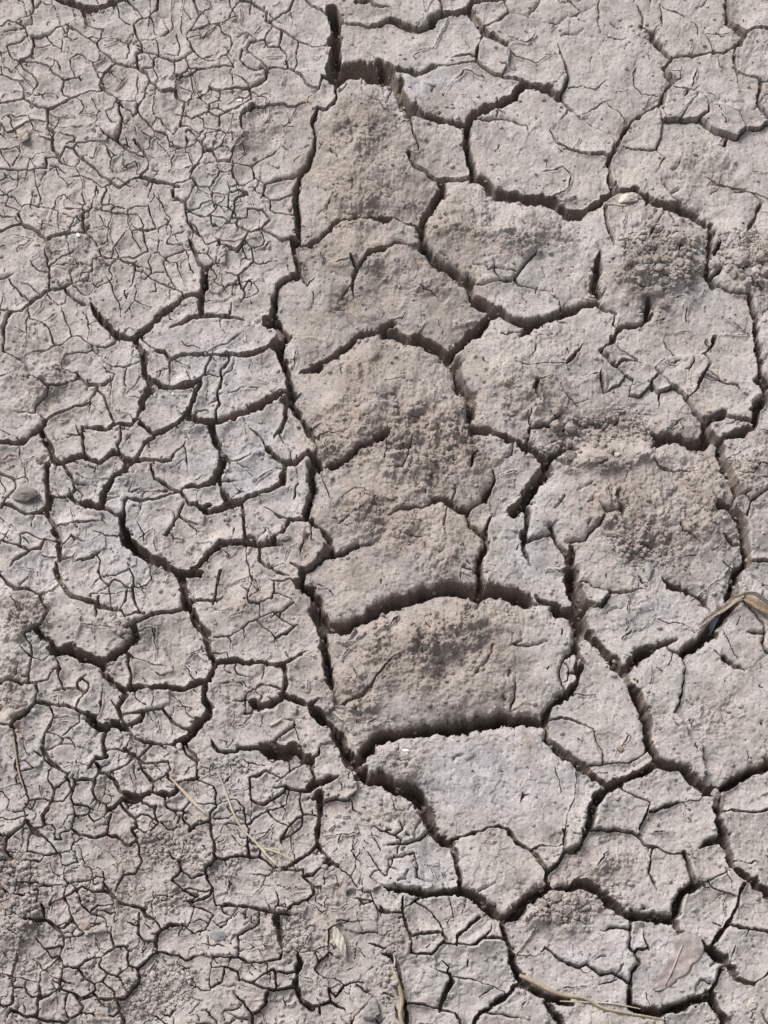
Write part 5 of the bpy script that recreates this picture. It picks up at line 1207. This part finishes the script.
def tube(pts, rad, seg=7, flat=1.0):
    """a tapered stem along points (world)"""
    P = [np.array(p, float) for p in pts]; Q = []; RR = []
    for k in range(len(P) - 1):                      # Catmull-Rom
        p0, p1, p2, p3 = P[max(0, k - 1)], P[k], P[k + 1], P[min(len(P) - 1, k + 2)]
        for t in np.linspace(0, 1, 6, endpoint=False):
            Q.append(.5 * ((2 * p1) + (-p0 + p2) * t + (2 * p0 - 5 * p1 + 4 * p2 - p3) * t * t + (-p0 + 3 * p1 - 3 * p2 + p3) * t ** 3)); RR.append(rad[k] * (1 - t) + rad[k + 1] * t)
    Q.append(P[-1]); RR.append(rad[-1]); Q = np.array(Q); vs = []
    for k in range(len(Q)):
        d = Q[min(k + 1, len(Q) - 1)] - Q[max(k - 1, 0)]; d /= np.linalg.norm(d) + 1e-12
        s_ = np.cross(d, [0, 0, 1]); s_ /= np.linalg.norm(s_) + 1e-9; n_ = np.cross(s_, d)
        for a in range(seg):
            an = 2 * math.pi * a / seg; vs.append(Q[k] + (s_ * math.cos(an) + n_ * math.sin(an) * flat) * RR[k])
    qd = [(k * seg + a, k * seg + (a + 1) % seg, (k + 1) * seg + (a + 1) % seg, (k + 1) * seg + a) for k in range(len(Q) - 1) for a in range(seg)]
    n0 = len(vs); vs.append(Q[0]); vs.append(Q[-1])
    L0 = (len(Q) - 1) * seg
    qd += [(n0, (a + 1) % seg, a, a) for a in range(0)]
    return np.array(vs[:n0]), np.array(qd)
def ground_pts(pl, lift):
    out = []
    for i, p in enumerate(pl):
        h = height_at(p[0], p[1]).astype(float).copy()
        z = max(height_at(p[0] + a, p[1] + b)[2] for a in (-5, 0, 5) for b in (-5, 0, 5))
        h[2] = z + (lift[i] if isinstance(lift, (list, tuple)) else lift) * .001; out.append(h)
    return out
STRAW = simple('straw', (.46, .41, .32), .6, .2, 900); STRAWD = simple('weathered_straw', (.33, .27, .20), .75, .35, 700)
PALE = simple('pale_husk', (.44, .41, .35), .6, .2, 700); LEAFC = simple('dry_leaf', (.24, .17, .12), .75, .4, 350)
def stem(name, pl, rad, mat, label, cat, lift=1.6, parent=None, flat=1.0):
    v, f = tube(ground_pts(pl, lift), [r * .001 for r in rad], flat=flat)
    o = raw_mesh(name, v, f, mat)
    if parent is None: tag(o, label, cat)
    else:
        o.parent = parent; o.matrix_parent_inverse = parent.matrix_world.inverted()
        o.location = (np.array(o.location) - np.array(parent.location)).tolist(); o.matrix_parent_inverse.identity()
    return o
# forked straw
fs1 = stem('grass_straw', [(218, 772), (227, 795), (234, 815), (243, 830), (254, 841), (266, 853)], [.5, .7, .8, .9, 1.0, .8], STRAW, 'thin pale forked grass straw lying over fine mud flakes', 'straw')
for pl, rad in [([(264, 849), (279, 854), (295, 861)], [.9, .9, .4]), ([(258, 846), (268, 857), (277, 865)], [.9, 1.0, .5]), ([(266, 850), (278, 851), (281, 858)], [.7, .7, .4]),
                ([(262, 850), (272, 862), (281, 870)], [.6, .6, .3]), ([(278, 849), (280, 862)], [.5, .4])]:
    stem('branch', pl, rad, STRAW, None, None, 1.6, fs1)
stem('grass_straw', [(170, 779), (182, 791), (193, 803), (206, 815)], [.5, 1.4, 1.9, .6], simple('pink_straw', (.46, .37, .29), .65, .25, 500), 'short thick pinkish straw beside the forked one', 'straw', 1.2, None, .5)
stem('dry_grass', [(15, 738), (17, 757), (20, 775), (27, 795)], [.5, .8, .8, .4], STRAWD, 'thin grey curved stem near the left edge beside a rough mound', 'stem', 1.6)
stem('straw_piece', [(199, 655), (203, 659), (207, 662)], [.8, 1.1, .7], PALE, 'short cream straw piece at the rim of the square flake', 'straw', .6)
stem('straw_piece', [(270, 727), (276, 724), (282, 720)], [.9, 1.5, .9], simple('pink_straw_bit', (.50, .42, .36), .65, .2, 500), 'short pinkish straw piece on the curled lower flake', 'straw', .6)
stem('straw_piece', [(333, 712), (338, 716), (343, 720)], [.8, 1.3, .8], PALE, 'short pale straw piece at the side of the broad domed slab', 'straw', .6)
stem('twig', [(520, 975), (535, 982), (550, 991), (566, 996), (584, 999), (602, 1008), (618, 1012), (640, 1016), (664, 1020)], [1.6, 2.3, 2.2, 1.7, 1.3, 1.5, 1.2, 1.0, .6], STRAWD, 'long bent weathered twig along the bottom of the picture', 'twig', .6)
stem('twig', [(560, 1001), (590, 1003), (612, 1004), (640, 1009)], [.4, .7, .7, .3], STRAW, 'hair thin pale straw lying along the long bent twig', 'straw', 1.0)
stem('root', [(392, 968), (398, 984), (402, 1000), (400, 1016), (404, 1030)], [.8, 1.8, 2.2, 2.0, 1.5], STRAWD, 'dark weathered root running down to the bottom edge', 'root', .0)
stem('root_fibre', [(392, 973), (395, 962), (393, 954)], [.6, .9, .4], PALE, 'small pale fibre at the head of the dark weathered root', 'fibre', .6)
stem('straw_piece', [(600, 275), (608, 273), (617, 271)], [.25, .4, .2], PALE, 'thread thin straw at the foot of the crumbled heap', 'straw', .5)
# ring of dead grass
for k in range(9):
    a0 = k * .7; c0 = (366 + (k % 3) * 1.5, 309 + (k % 2) * 2)
    pl = [(c0[0] + (12 + k % 4) * math.cos(a0 + q_), c0[1] + (7 + k % 3) * math.sin(a0 + q_)) for q_ in (0, .5, 1.0, 1.5)]
    if k == 0: nest = stem('grass_tuft', pl, [.25, .4, .4, .2], STRAWD, 'small ring of dead grass fibres in a dark dent on a tan plate', 'dead grass', 1.0)
    else: stem('blade', pl, [.25, .4, .4, .2], STRAW if k % 3 == 0 else STRAWD, None, None, .6 + k * .12, nest)
# blades of the dry leaf
def blade(name, pl, wid, lifts, mat, parent=None, fold=.35, label=None, cat=None):
    base = ground_pts(pl, lifts); P = [np.array(p, float) for p in base]; vs = []; n = 26; Q = []; W = []
    seglen = len(P) - 1
    for i in range(n):
        t = i / (n - 1) * seglen; k = min(int(t), seglen - 1); f_ = t - k
        p0, p1, p2, p3 = P[max(0, k - 1)], P[k], P[k + 1], P[min(seglen, k + 2)]
        Q.append(.5 * ((2 * p1) + (-p0 + p2) * f_ + (2 * p0 - 5 * p1 + 4 * p2 - p3) * f_ ** 2 + (-p0 + 3 * p1 - 3 * p2 + p3) * f_ ** 3)); W.append((wid[k] * (1 - f_) + wid[k + 1] * f_) * .001)
    Q = np.array(Q); M_ = 9; th = .0004
    for i in range(n):
        d = Q[min(i + 1, n - 1)] - Q[max(i - 1, 0)]; d[2] = 0; d /= np.linalg.norm(d) + 1e-9; s_ = np.array([-d[1], d[0], 0])
        for m_ in range(M_):
            x = m_ / (M_ - 1) * 2 - 1
            z = abs(x) * W[i] * fold + .0005 * math.sin(i * .9 + m_ * 1.3) + .00035 * math.cos(m_ * 3.1)
            vs.append(Q[i] + s_ * x * W[i] + np.array([0, 0, z]))
    top = np.array(vs); bot = top - np.array([0, 0, th]); v = np.concatenate([top, bot]); o_ = len(top); f = []
    for i in range(n - 1):
        for m_ in range(M_ - 1):
            a = i * M_ + m_; f.append((a, a + 1, a + M_ + 1, a + M_)); f.append((a + o_, a + M_ + o_, a + M_ + 1 + o_, a + 1 + o_))
        a = i * M_; f.append((a, a + M_, a + M_ + o_, a + o_)); a = i * M_ + M_ - 1; f.append((a, a + o_, a + M_ + o_, a + M_))
    a = 0; f += [(m_, m_ + o_, m_ + 1 + o_, m_ + 1) for m_ in range(M_ - 1)]; e_ = (n - 1) * M_; f += [(e_ + m_, e_ + m_ + 1, e_ + m_ + 1 + o_, e_ + m_ + o_) for m_ in range(M_ - 1)]
    o = raw_mesh(name, v, np.array(f), mat)
    if parent is None: tag(o, label, cat)
    else:
        o.parent = parent; o.location = (np.array(o.location) - np.array(parent.location)).tolist()
    return o
lf = blade('dry_leaf', [(697, 628), (708, 620), (722, 611), (735, 602), (745, 596)], [.4, 2.0, 3.2, 3.4, 1.2], [2, 5, 7, 6, 4], simple('leaf_grey', (.30, .25, .20), .7, .4, 350), None, .5, 'long brown dry leaf bridging the deep crack at the right edge', 'dry leaf')
blade('blade', [(738, 598), (750, 606), (760, 612), (775, 618)], [1.5, 4.0, 4.4, 2.0], [4, 6, 6, 5], LEAFC, lf, .5)
blade('blade', [(742, 598), (752, 598), (764, 606), (776, 612)], [.8, 2.2, 2.2, 1.0], [6, 8, 8, 6], simple('leaf_dark', (.13, .10, .08), .75, .4, 350), lf, .2)
blade('blade', [(711, 632), (714, 622), (721, 612)], [.8, 3.0, 1.0], [-6, -2, 1], simple('leaf_blue', (.13, .13, .15), .7, .3, 350), lf, .5)
hk = blade('seed_husk', [(334, 928), (338, 938), (342, 948), (346, 960)], [1.2, 4.6, 3.8, .5], [3.5, 4.8, 4, 1.6], PALE, None, -.25, 'cream papery seed husk lying on grey mud at the bottom', 'husk')
lp = blade('dead_leaf', [(653, 990), (659, 985), (665, 979), (671, 973), (677, 966), (682, 959), (687, 951), (691, 942), (694, 936)], [1, 5, 8, 6.5, 11, 9, 14, 12, 5], [.6, .2, .5, .2, .6, .4, .9, 1.4, 1.0], simple('pink_leaf', (.315, .27, .255), .95, .38, 140), None, .05, 'decayed pinkish leaf pressed flat on smooth mud', 'dead leaf')
stem('midrib', [(664, 986), (672, 970), (678, 955), (684, 940)], [.4, .7, .8, .6], simple('rib', (.42, .35, .32), .7, .2, 500), None, None, 1.3, lp)
# white flecks
for u, v, a, b, lab in [(240, 101, 3.2, 1.8, 'tiny white fleck near the top among fine flakes'), (79, 237, 2.2, 3.2, 'tiny bright white fleck at a crack end in the fine cracking'),
                        (173, 395, 1.6, 2.0, 'tiny white speck on the smooth flake at mid height'), (406, 752, 4.2, 1.6, 'thin white sliver on the big smooth slab'), (95, 170, 1.2, 3, 'thin white hair like sliver by a crack in the fine cracking')]:
    x, f = rock(np.random.RandomState(int(u)), 2, .05); x = x * np.array([a, b, .9]) * .001 + height_at(u, v) + np.array([0, 0, .0006])
    tag(raw_mesh('seed_fleck', x, f, simple('white_seed', (.80, .80, .76), .6, .08, 400), smooth=True, tri=True), lab, 'fleck')
# green sprout in the crack
GREEN = simple('sprout_green', (.035, .10, .045), .6, .4, 500)
sp = None
base = np.array(to_world(260, 421, -3))
for k, a in enumerate((.2, 1.1, 2.0, 2.9, 3.8, 5.0, 5.7)):
    n_ = 8; vs = []; L_ = .0045 + .0012 * (k % 3)
    for i in range(n_):
        t = i / (n_ - 1); wv = .0026 * math.sin(math.pi * min(1, t * .92 + .06)) + .0002
        c_ = base + np.array([math.cos(a) * L_ * t, math.sin(a) * L_ * t * .9, .0035 * math.sin(t * 1.9) + .001 * (k % 2)])
        s_ = np.array([-math.sin(a), math.cos(a), 0])
        for m_, zz in ((-1, .0004), (0, 0), (1, .0004)): vs.append(c_ + s_ * m_ * wv + [0, 0, zz])
        for m_, zz in ((-1, .0002), (0, -.0003), (1, .0002)): vs.append(c_ + s_ * m_ * wv + [0, 0, zz])
    f = []
    for i in range(n_ - 1):
        b_ = i * 6
        f += [(b_, b_ + 1, b_ + 7, b_ + 6), (b_ + 1, b_ + 2, b_ + 8, b_ + 7), (b_ + 3, b_ + 9, b_ + 10, b_ + 4), (b_ + 4, b_ + 10, b_ + 11, b_ + 5), (b_ + 2, b_ + 5, b_ + 11, b_ + 8), (b_, b_ + 6, b_ + 9, b_ + 3)]
    o = raw_mesh('green_sprout' if sp is None else 'leaf', np.array(vs), np.array(f), GREEN)
    if sp is None: sp = o; tag(o, 'tiny dark green sprout growing at a crack between two smooth flakes', 'sprout')
    else: o.parent = sp; o.location = (np.array(o.location) - np.array(sp.location)).tolist()

# ---------------------------------------------------------------- ground beyond the picture
st = 3.0
def ring_patch(u0, u1_, v0, v1_, name):
    uu = np.arange(u0, u1_ + .1, st); vv = np.arange(v0, v1_ + .1, st); A, B = np.meshgrid(uu.astype(np.float32), vv.astype(np.float32))
    wx, wy = A + fbm(A, B, 30, 3, 11) * 8, B + fbm(A, B, 30, 3, 15) * 8
    e1, g1 = cell_edges(wx, wy, 150, 61); e2, g2 = cell_edges(wx, wy, 62, 63); e3, g3 = cell_edges(wx, wy, 27, 65); _, _, qa = worley(wx, wy, 150, 61)
    d = np.minimum(np.where(g1 < .9, e1 - 3.6 - 2 * fbm(A, B, 25, 2, 66), 9), np.where(g2 < .7, e2 - 2.0 - 1.4 * fbm(A, B, 20, 2, 67), 9)); d = np.minimum(d, np.where(g3 < .35, e3 - 1.3, 9))
    z = np.where(d < 0, -26.0, 0) * np.clip(-d / 2.5, 0, 1) + fbm(A, B, 120, 3, 41) * 3 + fbm(A, B, 11, 4, 63) * 2.2 + fbm(A, B, 40, 3, 68) * 4 - 2.2 * np.exp(-np.maximum(d, 0) / 4) + qa * 3
    X, Y, Z = to_world(A, B, np.zeros_like(A)); Z = Z + z * .001 - .007
    n_, m_ = A.shape; I = np.arange(n_ * m_).reshape(n_, m_)
    qd = np.stack([I[:-1, :-1], I[1:, :-1], I[1:, 1:], I[:-1, 1:]], -1).reshape(-1, 4)
    return np.stack([X, Y, Z], -1).reshape(-1, 3), qd
parts = []; vo = 0; allv = []; allq = []
E = 420
for (a, b, c_, d_) in ((-E, U0 + 1, -E, 1024 + E), (U0 + (NU - 1) * H - 1, 768 + E, -E, 1024 + E), (U0 + 1, U0 + (NU - 1) * H - 1 + 2, -E, V0 + 1), (U0 + 1, U0 + (NU - 1) * H - 1 + 2, V0 + (NV - 1) * H - 1, 1024 + E)):
    v_, q_ = ring_patch(a, b, c_, d_, 'ground'); allv.append(v_); allq.append(q_ + vo); vo += len(v_)
o = raw_mesh('ground', np.concatenate(allv), np.concatenate(allq), MUDX); tag(o, kind='structure')
s_ = 60.0
tag(raw_mesh('ground_plain', np.array([(-s_, -s_, -.062), (s_, -s_, -.062), (s_, s_, -.062), (-s_, s_, -.062)]), np.array([(0, 1, 2, 3)]), SOIL_SHADE), kind='structure')
